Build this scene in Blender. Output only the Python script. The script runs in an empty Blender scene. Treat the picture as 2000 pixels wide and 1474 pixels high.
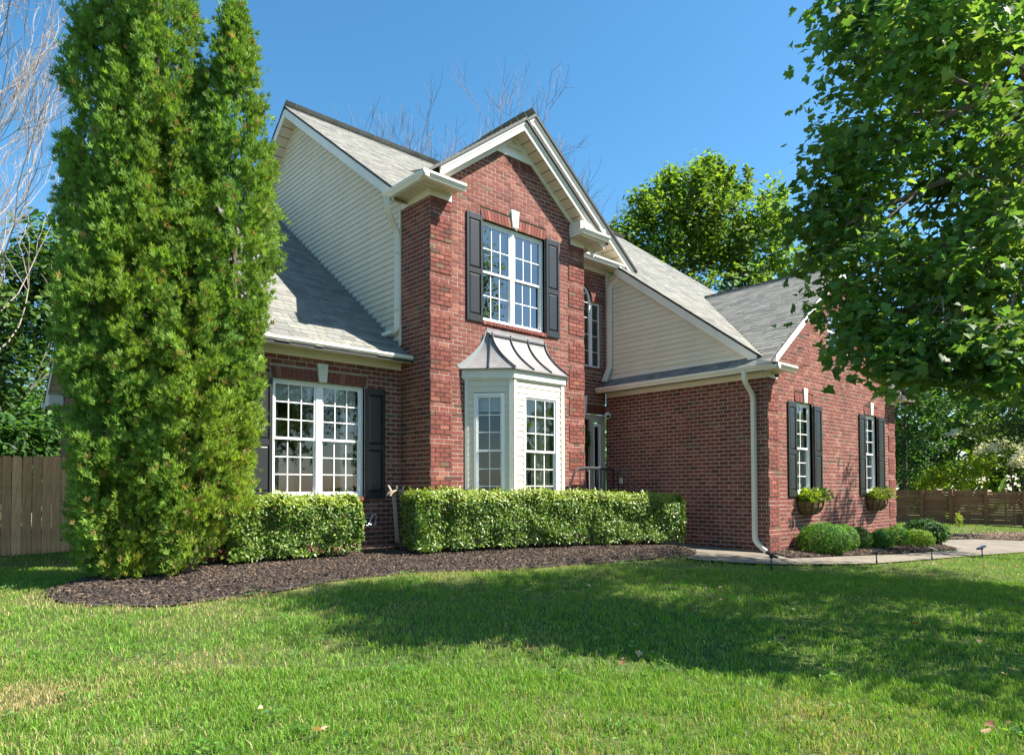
import bpy, math, random
import numpy as np
from mathutils import Vector, Matrix
R_ = random.Random(7)
NP = np.random.default_rng(11)
S = bpy.context.scene
COL = S.collection

# ------------------------------------------------------------------ camera
CAMP = dict(f=1325.83, A=0.73971, hy=923.68, roll=-0.003765, pitch=0.024889)
CAM = np.array([-6.8634, -9.6229, 1.0483])
sA, cA = math.sin(CAMP['A']), math.cos(CAMP['A'])
tp = CAMP['pitch']
right0 = Vector((cA, -sA, 0)); fwd = Vector((sA * math.cos(tp), cA * math.cos(tp), math.sin(tp)))
up0 = right0.cross(fwd)
rr = CAMP['roll']
right = right0 * math.cos(rr) + up0 * math.sin(rr)
up = up0 * math.cos(rr) - right0 * math.sin(rr)
cam_d = bpy.data.cameras.new('camera'); cam = bpy.data.objects.new('camera', cam_d); COL.objects.link(cam)
cam.matrix_world = Matrix(((right.x, up.x, -fwd.x, CAM[0]), (right.y, up.y, -fwd.y, CAM[1]), (right.z, up.z, -fwd.z, CAM[2]), (0, 0, 0, 1)))
cam_d.sensor_width = 36; cam_d.lens = CAMP['f'] / 2000 * 36
cam_d.shift_y = (CAMP['hy'] - 737) / 2000
cam_d.clip_end = 900
S.camera = cam

# ------------------------------------------------------------------ world, sun, exposure
SUN_EL, SUN_AZ = math.radians(49.0), math.atan2(0.655, -0.755)
sunv = Vector((0.655 * math.cos(SUN_EL), -0.755 * math.cos(SUN_EL), math.sin(SUN_EL))).normalized()
W = bpy.data.worlds.new('World'); S.world = W; W.use_nodes = True
wn = W.node_tree; wn.nodes.clear()
sky = wn.nodes.new('ShaderNodeTexSky'); sky.sky_type = 'NISHITA'; sky.sun_disc = False
sky.sun_elevation = SUN_EL; sky.sun_rotation = SUN_AZ
sky.air_density = 1.0; sky.dust_density = 0.5; sky.ozone_density = 3.5; sky.altitude = 0
bg = wn.nodes.new('ShaderNodeBackground'); bg.inputs['Strength'].default_value = 0.112
wo = wn.nodes.new('ShaderNodeOutputWorld')
hs = wn.nodes.new('ShaderNodeHueSaturation'); hs.inputs['Hue'].default_value = .488; hs.inputs['Saturation'].default_value = 1.22; hs.inputs['Value'].default_value = .76
wn.links.new(sky.outputs[0], hs.inputs['Color']); wn.links.new(hs.outputs[0], bg.inputs[0]); wn.links.new(bg.outputs[0], wo.inputs[0])
sd = bpy.data.lights.new('sun', 'SUN'); sd.energy = 4.9; sd.angle = math.radians(0.5); sd.color = (1.0, 0.93, 0.82)
so = bpy.data.objects.new('sun', sd); COL.objects.link(so); so.location = (20, -20, 30)
so.rotation_euler = (-sunv).to_track_quat('-Z', 'Y').to_euler()
S.view_settings.view_transform = 'Standard'; S.view_settings.look = 'None'
S.view_settings.exposure = 1.5; S.view_settings.gamma = 1.0; S.view_settings.use_curve_mapping = False
S.cycles.max_bounces = 7; S.cycles.transparent_max_bounces = 12; S.cycles.diffuse_bounces = 3
S.cycles.use_denoising = True

# ------------------------------------------------------------------ helpers
def proj(p):
    d = np.asarray(p, float) - CAM
    dep = d[..., 0] * sA + d[..., 1] * cA; r = d[..., 0] * cA - d[..., 1] * sA; z = d[..., 2]
    d2 = dep * math.cos(tp) + z * math.sin(tp); u = z * math.cos(tp) - dep * math.sin(tp)
    d2 = np.where(np.abs(d2) < 1e-3, 1e-3, d2)
    a, b = r / d2, -u / d2
    a, b = a * math.cos(rr) - b * math.sin(rr), a * math.sin(rr) + b * math.cos(rr)
    return 1000 + CAMP['f'] * a, CAMP['hy'] + CAMP['f'] * b, d2

WL = {}
def _link(o, parent, loc):
    loc = Vector(loc); COL.objects.link(o)
    if parent is not None:
        o.parent = parent; o.location = loc - WL[parent.name]
    else:
        o.location = loc
    WL[o.name] = loc
    return o

def thing(name, label, cat, loc=(0, 0, 0), group=None):
    o = bpy.data.objects.new(name, None); o.empty_display_size = .2
    o['label'] = label; o['category'] = cat
    if group: o['group'] = group
    return _link(o, None, loc)

def tag(o, label=None, cat=None, group=None, kind=None):
    if label: o['label'] = label
    if cat: o['category'] = cat
    if group: o['group'] = group
    if kind: o['kind'] = kind
    return o

class MB:
    def __init__(s): s.v = []; s.f = []; s.c = []; s.smooth = False
    def add(s, vs, fs, col=None):
        n = len(s.v); s.v.extend([tuple(map(float, p)) for p in vs])
        for f in fs: s.f.append(tuple(n + i for i in f)); s.c.append(col or (1, 1, 1))
        return s
    def ob(s, o, a, b, d, col=None):            # box from corner o with edge vectors a,b,d
        o, a, b, d = map(np.asarray, (o, a, b, d))
        vs = [o, o + a, o + a + b, o + b, o + d, o + a + d, o + a + b + d, o + b + d]
        fs = [(0, 3, 2, 1), (4, 5, 6, 7), (0, 1, 5, 4), (1, 2, 6, 5), (2, 3, 7, 6), (3, 0, 4, 7)]
        if np.dot(np.cross(a, b), d) < 0: fs = [tuple(reversed(f)) for f in fs]
        return s.add(vs, fs, col)
    def box(s, x0, x1, y0, y1, z0, z1, col=None):
        return s.ob((x0, y0, z0), (x1 - x0, 0, 0), (0, y1 - y0, 0), (0, 0, z1 - z0), col)
    def prism(s, pts, d, col=None):             # polygon pts (3D) extruded by vector d
        pts = [np.asarray(p, float) for p in pts]; d = np.asarray(d, float); n = len(pts)
        vs = pts + [p + d for p in pts]
        nrm = sum(np.cross(pts[i] - pts[0], pts[(i + 1) % n] - pts[0]) for i in range(1, n - 1))
        bot = tuple(range(n)); top = tuple(range(n, 2 * n))
        if np.dot(nrm, d) > 0: bot = bot[::-1]; sd_ = [(i, (i + 1) % n, n + (i + 1) % n, n + i) for i in range(n)]
        else: top = top[::-1]; sd_ = [((i + 1) % n, i, n + i, n + (i + 1) % n) for i in range(n)]
        return s.add(vs, [bot, top] + sd_, col)
    def extr(s, prof, p0, p1, out, col=None):   # profile [(o,z)] swept p0->p1, o along out, z up
        out = np.asarray(out, float); p0 = np.asarray(p0, float); p1 = np.asarray(p1, float)
        return s.prism([p0 + out * o + np.array((0, 0, z)) for o, z in prof], p1 - p0, col)
    def tube(s, pts, r, n=8, col=None, r2=None, flat=None):
        pts = [np.asarray(p, float) for p in pts]; m = len(pts); rings = []; b0 = len(s.v)
        for i, p in enumerate(pts):
            t = pts[min(i + 1, m - 1)] - pts[max(i - 1, 0)]; t = t / (np.linalg.norm(t) + 1e-9)
            a = np.cross(t, (0, 0, 1)); 
            if np.linalg.norm(a) < .15: a = np.cross(t, (0, 1, 0))
            a /= np.linalg.norm(a); b = np.cross(a, t)
            q = r if r2 is None else r + (r2 - r) * i / (m - 1)
            s.v.extend([tuple(p + q * (a * math.cos(2 * math.pi * k / n) + b * math.sin(2 * math.pi * k / n))) for k in range(n)])
        for i in range(m - 1):
            for k in range(n):
                s.f.append((b0 + i * n + k, b0 + i * n + (k + 1) % n, b0 + (i + 1) * n + (k + 1) % n, b0 + (i + 1) * n + k)); s.c.append(col or (1, 1, 1))
        s.f.append(tuple(b0 + k for k in range(n))[::-1]); s.c.append(col or (1, 1, 1))
        s.f.append(tuple(b0 + (m - 1) * n + k for k in range(n))); s.c.append(col or (1, 1, 1))
        return s
    def rtube(s, pts, a_dir, ha, hb, col=None): # rectangular downspout along a path lying in a plane with normal a_dir
        pts = [np.asarray(p, float) for p in pts]; a = np.asarray(a_dir, float); m = len(pts); b0 = len(s.v)
        for i, p in enumerate(pts):
            t = pts[min(i + 1, m - 1)] - pts[max(i - 1, 0)]; t /= np.linalg.norm(t)
            b = np.cross(a, t); b /= np.linalg.norm(b)
            for da, db in ((-1, -1), (1, -1), (1, 1), (-1, 1)): s.v.append(tuple(p + a * ha * da + b * hb * db))
        for i in range(m - 1):
            for k in range(4): s.f.append((b0 + i * 4 + k, b0 + i * 4 + (k + 1) % 4, b0 + i * 4 + 4 + (k + 1) % 4, b0 + i * 4 + 4 + k)); s.c.append(col or (1, 1, 1))
        s.f.append((b0 + 3, b0 + 2, b0 + 1, b0)); s.c.append(col or (1, 1, 1))
        e = b0 + (m - 1) * 4; s.f.append((e, e + 1, e + 2, e + 3)); s.c.append((.05, .05, .05))
        return s
    def lathe(s, c, prof, n=16, col=None, top=True):
        b0 = len(s.v)
        for r, z in prof: s.v.extend([(c[0] + r * math.cos(2 * math.pi * k / n), c[1] + r * math.sin(2 * math.pi * k / n), c[2] + z) for k in range(n)])
        for i in range(len(prof) - 1):
            for k in range(n): s.f.append((b0 + i * n + k, b0 + i * n + (k + 1) % n, b0 + (i + 1) * n + (k + 1) % n, b0 + (i + 1) * n + k)); s.c.append(col or (1, 1, 1))
        s.f.append(tuple(b0 + k for k in range(n))[::-1]); s.c.append(col or (1, 1, 1))
        s.f.append(tuple(b0 + (len(prof) - 1) * n + k for k in range(n))); s.c.append(col or (1, 1, 1))
        return s
    def build(s, name, mat, parent=None, smooth=False, bevel=0):
        V = np.array(s.v, float); c = (V.min(0) + V.max(0)) / 2
        if parent is None: c[2] = V[:, 2].min()
        me = bpy.data.meshes.new(name); me.from_pydata((V - c).tolist(), [], s.f)
        at = me.attributes.new('Col', 'FLOAT_COLOR', 'FACE')
        at.data.foreach_set('color', np.array([(a[0], a[1], a[2], 1) for a in s.c], np.float32).ravel())
        if smooth: me.polygons.foreach_set('use_smooth', [True] * len(me.polygons))
        me.materials.append(mat); o = bpy.data.objects.new(name, me); _link(o, parent, c)
        if bevel:
            b = o.modifiers.new('bevel', 'BEVEL'); b.width = bevel; b.segments = 1; b.limit_method = 'ANGLE'
        return o

def npmesh(name, V, F, C, mat, parent=None, smooth=False):
    """V (n,3), F (m,k) equal-size faces, C (m,3)"""
    V = np.asarray(V, np.float32); F = np.asarray(F, np.int32); m, k = F.shape
    c = ((V.min(0) + V.max(0)) / 2).astype(float)
    if parent is None: c[2] = float(V[:, 2].min())
    me = bpy.data.meshes.new(name)
    me.vertices.add(len(V)); me.vertices.foreach_set('co', (V - c.astype(np.float32)).ravel())
    me.loops.add(m * k); me.loops.foreach_set('vertex_index', F.ravel())
    me.polygons.add(m); me.polygons.foreach_set('loop_start', np.arange(0, m * k, k, dtype=np.int32))
    if smooth: me.polygons.foreach_set('use_smooth', np.ones(m, bool))
    me.update(calc_edges=True)
    at = me.attributes.new('Col', 'FLOAT_COLOR', 'FACE')
    at.data.foreach_set('color', np.concatenate([np.asarray(C, np.float32), np.ones((m, 1), np.float32)], 1).ravel())
    me.materials.append(mat); o = bpy.data.objects.new(name, me)
    return _link(o, parent, c)

def scatter(tV, tF, P, Rm, sc, C):
    """copies of a template mesh as arrays"""
    tV = np.asarray(tV, float); tF = np.asarray(tF, int); n = len(P); sc = np.asarray(sc, float)
    if sc.ndim == 1: sc = np.repeat(sc[:, None], 3, 1)
    V = np.einsum('nij,nkj->nki', Rm, tV[None] * sc[:, None, :]) + P[:, None, :]
    F = tF[None] + (np.arange(n) * len(tV))[:, None, None]
    return V.reshape(-1, 3), F.reshape(-1, tF.shape[1]), np.repeat(C, len(tF), 0)

def frames(Z, X=None):
    """rotation matrices whose third column is Z and first column near X (random when None)"""
    Z = Z / (np.linalg.norm(Z, axis=1, keepdims=True) + 1e-9)
    if X is None: X = NP.normal(size=Z.shape)
    X = X - Z * (X * Z).sum(1, keepdims=True); X /= (np.linalg.norm(X, axis=1, keepdims=True) + 1e-9)
    Y = np.cross(Z, X)
    return np.stack([X, Y, Z], 2)

def sm(a, b, x): t = np.clip((x - a) / (b - a), 0, 1); return t * t * (3 - 2 * t)
def gz(x, y):
    x = np.asarray(x, float); y = np.asarray(y, float)
    soft = lambda t: np.where(t > 0, np.sqrt(t * t + .09) - .3, 0.)
    return -0.047 * soft(-y - .2) - .0262 * np.minimum(soft(x - 2.6), 45) - .02 * np.minimum(soft(-x), 30)
def inpoly(x, y, poly):
    x = np.asarray(x); y = np.asarray(y); r = np.zeros(x.shape, bool); n = len(poly)
    for i in range(n):
        (x0, y0), (x1, y1) = poly[i], poly[(i + 1) % n]
        k = ((y0 > y) != (y1 > y)); r ^= k & (x < (x1 - x0) * (y - y0) / ((y1 - y0) if y1 != y0 else 1e-9) + x0)
    return r
def vnoise(x, y, s, seed=0):
    x = np.asarray(x) / s; y = np.asarray(y) / s; xi = np.floor(x).astype(int); yi = np.floor(y).astype(int)
    fx = x - xi; fy = y - yi; fx = fx * fx * (3 - 2 * fx); fy = fy * fy * (3 - 2 * fy)
    h = lambda a, b: (np.sin(a * 127.1 + b * 311.7 + seed * 74.7) * 43758.5453) % 1.0
    return (h(xi, yi) * (1 - fx) + h(xi + 1, yi) * fx) * (1 - fy) + (h(xi, yi + 1) * (1 - fx) + h(xi + 1, yi + 1) * fx) * fy

# ------------------------------------------------------------------ materials
def mat(name, base=(.5, .5, .5), rough=.6, attr=False, noise=0., nscale=20., spec=.5, metal=0., bump=0., bscale=60., trans=0., stretch=None, coat=0., weather=0.):
    m = bpy.data.materials.new(name); m.use_nodes = True; t = m.node_tree; t.nodes.clear()
    out = t.nodes.new('ShaderNodeOutputMaterial'); b = t.nodes.new('ShaderNodeBsdfPrincipled')
    b.inputs['Roughness'].default_value = rough; b.inputs['Metallic'].default_value = metal
    b.inputs['Specular IOR Level'].default_value = spec
    if coat: b.inputs['Coat Weight'].default_value = coat
    colsock = None
    if attr:
        a = t.nodes.new('ShaderNodeAttribute'); a.attribute_name = 'Col'
        mx = t.nodes.new('ShaderNodeMix'); mx.data_type = 'RGBA'; mx.blend_type = 'MULTIPLY'; mx.inputs[0].default_value = 1
        mx.inputs[6].default_value = (*base, 1); t.links.new(a.outputs['Color'], mx.inputs[7]); colsock = mx.outputs[2]
    tc = t.nodes.new('ShaderNodeTexCoord'); src = tc.outputs['Object']
    if stretch:
        mp = t.nodes.new('ShaderNodeMapping'); mp.inputs['Scale'].default_value = stretch; t.links.new(src, mp.inputs[0]); src = mp.outputs[0]
    if noise:
        n = t.nodes.new('ShaderNodeTexNoise'); n.inputs['Scale'].default_value = nscale; n.inputs['Detail'].default_value = 5
        t.links.new(src, n.inputs['Vector'])
        rp = t.nodes.new('ShaderNodeMapRange'); rp.inputs[1].default_value = .25; rp.inputs[2].default_value = .75
        rp.inputs[3].default_value = 1 - noise; rp.inputs[4].default_value = 1 + noise
        t.links.new(n.outputs[0], rp.inputs[0])
        m2 = t.nodes.new('ShaderNodeMix'); m2.data_type = 'RGBA'; m2.blend_type = 'MULTIPLY'; m2.inputs[0].default_value = 1
        if colsock is not None: t.links.new(colsock, m2.inputs[6])
        else: m2.inputs[6].default_value = (*base, 1)
        t.links.new(rp.outputs[0], m2.inputs[7]); colsock = m2.outputs[2]
    if weather:
        n3 = t.nodes.new('ShaderNodeTexNoise'); n3.inputs['Scale'].default_value = 1.1; n3.inputs['Detail'].default_value = 6; n3.inputs['Roughness'].default_value = .65
        gp = t.nodes.new('ShaderNodeNewGeometry'); mp3 = t.nodes.new('ShaderNodeMapping'); mp3.inputs['Scale'].default_value = (1.6, 1.6, .5)
        t.links.new(gp.outputs['Position'], mp3.inputs[0]); t.links.new(mp3.outputs[0], n3.inputs['Vector'])
        r3 = t.nodes.new('ShaderNodeMapRange'); r3.inputs[1].default_value = .3; r3.inputs[2].default_value = .7; r3.inputs[3].default_value = 1 - weather; r3.inputs[4].default_value = 1 + weather * .6
        t.links.new(n3.outputs[0], r3.inputs[0]); m3 = t.nodes.new('ShaderNodeMix'); m3.data_type = 'RGBA'; m3.blend_type = 'MULTIPLY'; m3.inputs[0].default_value = 1
        if colsock is not None: t.links.new(colsock, m3.inputs[6])
        else: m3.inputs[6].default_value = (*base, 1)
        t.links.new(r3.outputs[0], m3.inputs[7]); colsock = m3.outputs[2]
    if colsock is not None: t.links.new(colsock, b.inputs['Base Color'])
    else: b.inputs['Base Color'].default_value = (*base, 1)
    if bump:
        n2 = t.nodes.new('ShaderNodeTexNoise'); n2.inputs['Scale'].default_value = bscale; n2.inputs['Detail'].default_value = 4
        t.links.new(src, n2.inputs['Vector'])
        bp = t.nodes.new('ShaderNodeBump'); bp.inputs['Strength'].default_value = bump; bp.inputs['Distance'].default_value = .01
        t.links.new(n2.outputs[0], bp.inputs['Height']); t.links.new(bp.outputs[0], b.inputs['Normal'])
    sh = b.outputs[0]
    if trans:
        tr = t.nodes.new('ShaderNodeBsdfTranslucent'); ms = t.nodes.new('ShaderNodeMixShader'); ms.inputs[0].default_value = trans
        hs = t.nodes.new('ShaderNodeMix'); hs.data_type = 'RGBA'; hs.blend_type = 'MULTIPLY'; hs.inputs[0].default_value = 1
        hs.inputs[7].default_value = (1.5, 1.45, .55, 1)
        if colsock is not None: t.links.new(colsock, hs.inputs[6])
        else: hs.inputs[6].default_value = (*base, 1)
        t.links.new(hs.outputs[2], tr.inputs[0]); t.links.new(sh, ms.inputs[1]); t.links.new(tr.outputs[0], ms.inputs[2]); sh = ms.outputs[0]
    t.links.new(sh, out.inputs[0]); return m

def glass_mat(name, ior=1.9, tint=(.93, .96, .95)):
    m = bpy.data.materials.new(name); m.use_nodes = True; t = m.node_tree; t.nodes.clear()
    out = t.nodes.new('ShaderNodeOutputMaterial'); tr = t.nodes.new('ShaderNodeBsdfTransparent'); tr.inputs[0].default_value = (*tint, 1)
    gl = t.nodes.new('ShaderNodeBsdfGlossy'); gl.inputs['Roughness'].default_value = .015; gl.inputs[0].default_value = (.97, .98, 1, 1)
    fr = t.nodes.new('ShaderNodeFresnel'); fr.inputs[0].default_value = ior
    tc = t.nodes.new('ShaderNodeTexCoord'); nz = t.nodes.new('ShaderNodeTexNoise'); nz.inputs['Scale'].default_value = 2.2; nz.inputs['Detail'].default_value = 1
    bp = t.nodes.new('ShaderNodeBump'); bp.inputs['Strength'].default_value = .06; bp.inputs['Distance'].default_value = .02
    t.links.new(tc.outputs['Object'], nz.inputs['Vector']); t.links.new(nz.outputs[0], bp.inputs['Height']); t.links.new(bp.outputs[0], gl.inputs['Normal'])
    mx = t.nodes.new('ShaderNodeMixShader'); t.links.new(fr.outputs[0], mx.inputs[0]); t.links.new(tr.outputs[0], mx.inputs[1]); t.links.new(gl.outputs[0], mx.inputs[2])
    t.links.new(mx.outputs[0], out.inputs[0]); return m

M = {}
M['brick'] = mat('brick', (1, 1, 1), .85, attr=True, weather=.16, noise=.16, nscale=34, spec=.25, bump=.5, bscale=120)
M['mortar'] = mat('mortar', (.53, .465, .385), .95, weather=.18, noise=.15, nscale=9, spec=.1, bump=.4, bscale=150)
M['stone'] = mat('cast_stone', (.68, .65, .59), .8, noise=.06, nscale=14, bump=.2)
M['trim'] = mat('cream_trim', (.76, .72, .635), .42, weather=.09, noise=.03, nscale=3, spec=.45)
M['soffit'] = mat('soffit_vinyl', (.66, .58, .46), .5, attr=True, noise=.03, nscale=4)
M['siding'] = mat('vinyl_siding', (.72, .655, .52), .5, weather=.06, attr=True, noise=.03, nscale=5, spec=.4, bump=.08, bscale=40, stretch=(1, .25, 3))
M['white'] = mat('white_vinyl', (.80, .80, .79), .38, spec=.5, noise=.015, nscale=6)
M['shutter'] = mat('shutter_paint', (.022, .024, .026), .36, spec=.5, bump=.1, bscale=90, stretch=(1, 1, .1))
M['shingle'] = mat('asphalt_shingle', (1, 1, 1), .93, attr=True, weather=.10, noise=.22, nscale=60, spec=.15, bump=.4, bscale=250)
M['deck'] = mat('roof_underlay', (.10, .10, .095), .95)
M['metal'] = mat('grey_metal_roof', (.21, .205, .21), .62, noise=.2, nscale=5, metal=.0, spec=.3, stretch=(1, 1, .3))
M['seam'] = mat('dark_seam', (.025, .028, .04), .45)
M['dark'] = mat('dark_drip_edge', (.03, .03, .032), .6)
M['glass'] = glass_mat('window_glass', 1.75)
M['glass_up'] = glass_mat('upper_window_glass', 2.7)
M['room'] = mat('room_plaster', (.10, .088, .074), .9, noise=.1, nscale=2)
M['room2'] = mat('light_plaster', (.58, .54, .47), .9, noise=.1, nscale=2)
M['curtain'] = mat('curtain_cloth', (.72, .70, .64), .9, attr=True)
M['blind'] = mat('blind_slat', (.74, .74, .71), .5)
M['sofa'] = mat('chair_cloth', (.45, .37, .29), .9, noise=.1)
M['door'] = mat('door_paint', (.012, .013, .02), .3, coat=.3)
M['tanframe'] = mat('tan_door_frame', (.46, .41, .34), .5, noise=.03)
M['concrete'] = mat('exposed_aggregate', (.185, .158, .122), .9, weather=.3, noise=.3, nscale=55, bump=.5, bscale=120)
M['mulch_ground'] = mat('mulch_ground', (.045, .034, .028), .95, noise=.4, nscale=25, bump=.8, bscale=40)
M['chip'] = mat('mulch_chip', (1, 1, 1), .9, attr=True, spec=.2)
M['grass'] = mat('grass_blade', (1, 1, 1), .55, attr=True, spec=.3, trans=.34)
M['leaf'] = mat('leaf', (1, 1, 1), .5, attr=True, spec=.3, trans=.5)
M['gloss_leaf'] = mat('glossy_leaf', (1, 1, 1), .36, attr=True, spec=.45, trans=.25)
M['conifer'] = mat('conifer_spray', (1, 1, 1), .6, attr=True, spec=.2, trans=.36)
M['bark'] = mat('bark', (.16, .125, .10), .95, noise=.35, nscale=14, bump=.8, bscale=30, stretch=(1, 1, .25))
M['palebark'] = mat('pale_bark', (.27, .225, .19), .95, noise=.3, nscale=9, bump=.6, bscale=22, stretch=(1, 1, .3))
M['twig'] = mat('bare_twig', (.20, .165, .15), .95)
M['picket'] = mat('fence_cedar', (1, 1, 1), .85, attr=True, noise=.28, nscale=6, bump=.3, bscale=30, stretch=(8, 8, .7), spec=.2)
M['slat'] = mat('stained_slat', (1, 1, 1), .75, attr=True, noise=.25, nscale=6, stretch=(8, .6, 8), spec=.3)
M['iron'] = mat('black_iron', (.02, .021, .024), .4, spec=.5)
M['coco'] = mat('coco_liner', (.22, .115, .045), .95, noise=.4, nscale=40, bump=1, bscale=80, stretch=(4, 4, 1))
M['plastic'] = mat('black_plastic', (.02, .022, .026), .35)
M['solar'] = mat('solar_panel', (.015, .04, .10), .12, spec=.8)
M['steel'] = mat('galvanised_wire', (.55, .56, .58), .3, metal=.7)
M['hosewood'] = mat('weathered_hanger', (.42, .34, .25), .75, noise=.2, nscale=30)
M['hose'] = mat('garden_hose', (1, 1, 1), .3, attr=True)
M['white_plastic'] = mat('white_plastic', (.75, .75, .74), .4)
M['lens'] = mat('camera_dome', (.008, .008, .009), .08, spec=.8)
M['dryleaf'] = mat('dry_leaf', (1, 1, 1), .8, attr=True, trans=.2)
M['blossom'] = mat('white_blossom', (.80, .77, .70), .8, attr=True, trans=.3)

def lawn_mat():
    m = bpy.data.materials.new('lawn_soil'); m.use_nodes = True; t = m.node_tree; b = t.nodes['Principled BSDF']
    b.inputs['Roughness'].default_value = .95; b.inputs['Specular IOR Level'].default_value = .1
    tc = t.nodes.new('ShaderNodeTexCoord'); n = t.nodes.new('ShaderNodeTexNoise'); n.inputs['Scale'].default_value = .9; n.inputs['Detail'].default_value = 8
    n2 = t.nodes.new('ShaderNodeTexNoise'); n2.inputs['Scale'].default_value = 30; n2.inputs['Detail'].default_value = 4
    r = t.nodes.new('ShaderNodeValToRGB'); e = r.color_ramp.elements
    e[0].position = .35; e[0].color = (.07, .12, .03, 1); e[1].position = .65; e[1].color = (.16, .17, .07, 1)
    mx = t.nodes.new('ShaderNodeMix'); mx.data_type = 'RGBA'; mx.blend_type = 'MULTIPLY'; mx.inputs[0].default_value = .7
    t.links.new(tc.outputs['Object'], n.inputs[0]); t.links.new(tc.outputs['Object'], n2.inputs[0])
    t.links.new(n.outputs[0], r.inputs[0]); t.links.new(r.outputs[0], mx.inputs[6]); t.links.new(n2.outputs[0], mx.inputs[7]); t.links.new(mx.outputs[2], b.inputs['Base Color'])
    return m
M['lawn'] = lawn_mat()

# ------------------------------------------------------------------ ground, path, beds
BED = [(-5.57, -.40), (-5.5, -.85), (-5.29, -1.31), (-4.68, -1.81), (-4.08, -1.78), (-3.36, -1.75), (-2.67, -1.55), (-1.84, -1.62), (-1.09, -1.78), (-.32, -2.3),
       (.79, -2.45), (2.36, -2.67), (3.4, -2.72), (4.2, -2.55), (4.75, -2.0), (4.9, -1.2), (4.7, -.4), (4.1, .1), (3.9, .95), (-3.6, 1.0), (-4.0, 1.1), (-4.9, .75), (-5.4, .1)]
PATH = [(4.95, -1.0), (4.75, -2.05), (4.1, -2.65), (3.3, -2.95), (3.2, -3.2), (3.5, -3.7), (3.95, -4.1), (4.75, -4.5), (6.15, -4.95), (8.27, -5.15), (11.06, -5.4), (14.2, -5.75), (19.5, -6.6), (30, -9),
        (30, -5), (24, -4.9), (19.8, -4.55), (18.4, -3.6), (14.9, -3.2), (13.9, -3.5), (13.2, -4.1), (12.18, -4.75), (8.64, -4.42), (6.93, -4.12), (5.3, -3.85), (5.79, -3.2), (5.79, -1.0)]
BED2 = [(5.35, -3.85), (5.85, -3.2), (12.75, -3.2), (13.6, -3.45), (13.7, -3.9), (12.5, -4.65), (8.64, -4.38), (6.93, -4.08)]
BED3 = [(15.2, -3.1), (18.4, -3.5), (19.8, -4.45), (24, -4.8), (30, -4.9), (30, -3.4), (21, -2.6), (18, -2.4)]
HOUSE = [(-3.5, .93), (0, .93), (0, 0), (4.02, 0), (4.02, .88), (5.79, .88), (5.79, -3.2), (12.72, -3.2), (12.72, 12.3), (-3.5, 12.3)]

def sheet(name, poly, dz, m, step, mound=0., kind='structure'):
    xs = np.array([p[0] for p in poly]); ys = np.array([p[1] for p in poly])
    import mathutils
    # boundary points densified + interior grid, triangulated
    bp = []
    for i in range(len(poly)):
        a = np.array(poly[i]); b = np.array(poly[(i + 1) % len(poly)]); k = max(1, int(np.linalg.norm(b - a) / step))
        for j in range(k): bp.append(tuple(a + (b - a) * j / k))
    gx, gy = np.meshgrid(np.arange(xs.min(), xs.max(), step), np.arange(ys.min(), ys.max(), step)); gx = gx.ravel(); gy = gy.ravel()
    k = inpoly(gx, gy, poly); gx = gx[k]; gy = gy[k]
    B = np.array(bp); d = np.min(np.hypot(gx[:, None] - B[None, :, 0], gy[:, None] - B[None, :, 1]), 1)
    k = d > step * .5; gx, gy, d = gx[k], gy[k], d[k]
    pts = [Vector(p) for p in bp] + [Vector((a, b)) for a, b in zip(gx, gy)]
    nb = len(bp)
    r = mathutils.geometry.delaunay_2d_cdt(pts, [(i, (i + 1) % nb) for i in range(nb)], [], 1, 1e-5)
    vx = np.array([tuple(v) for v in r[0]]); dd = np.min(np.hypot(vx[:, 0, None] - B[None, :, 0], vx[:, 1, None] - B[None, :, 1]), 1)
    z = gz(vx[:, 0], vx[:, 1]) + dz + mound * sm(0, .5, dd) + mound * .3 * (vnoise(vx[:, 0], vx[:, 1], .25) - .5) * sm(0, .2, dd)
    mb = MB(); mb.add(np.column_stack([vx, z]), [tuple(f) for f in r[2]])
    o = mb.build(name, m, None, smooth=True); return tag(o, kind=kind)

def ground():
    gxs = np.unique(np.concatenate([np.linspace(-220, -14, 14), np.linspace(-14, 40, 109), np.linspace(40, 260, 14)]))
    gys = np.unique(np.concatenate([np.linspace(-120, -16, 10), np.linspace(-16, 16, 65), np.linspace(16, 330, 14)]))
    X, Y = np.meshgrid(gxs, gys); Z = gz(X, Y) + .02 * (vnoise(X, Y, 1.7) - .5) * ((np.abs(X) < 40) & (Y > -16) & (Y < 16))
    nx, ny = len(gxs), len(gys); V = np.column_stack([X.ravel(), Y.ravel(), Z.ravel() - .03])
    i = np.arange(nx * ny).reshape(ny, nx); F = np.stack([i[:-1, :-1], i[:-1, 1:], i[1:, 1:], i[1:, :-1]], -1).reshape(-1, 4)
    o = npmesh('lawn', V, F, np.ones((len(F), 3)), M['lawn'], smooth=True); tag(o, kind='structure')
ground()
sheet('path', PATH, .002, M['concrete'], .5)
sheet('mulch_bed', BED, -.014, M['mulch_ground'], .22, mound=.05)
sheet('mulch_bed', BED2, .012, M['mulch_ground'], .25, mound=.03)
sheet('mulch_bed', BED3, .012, M['mulch_ground'], .4, mound=.02)

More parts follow.
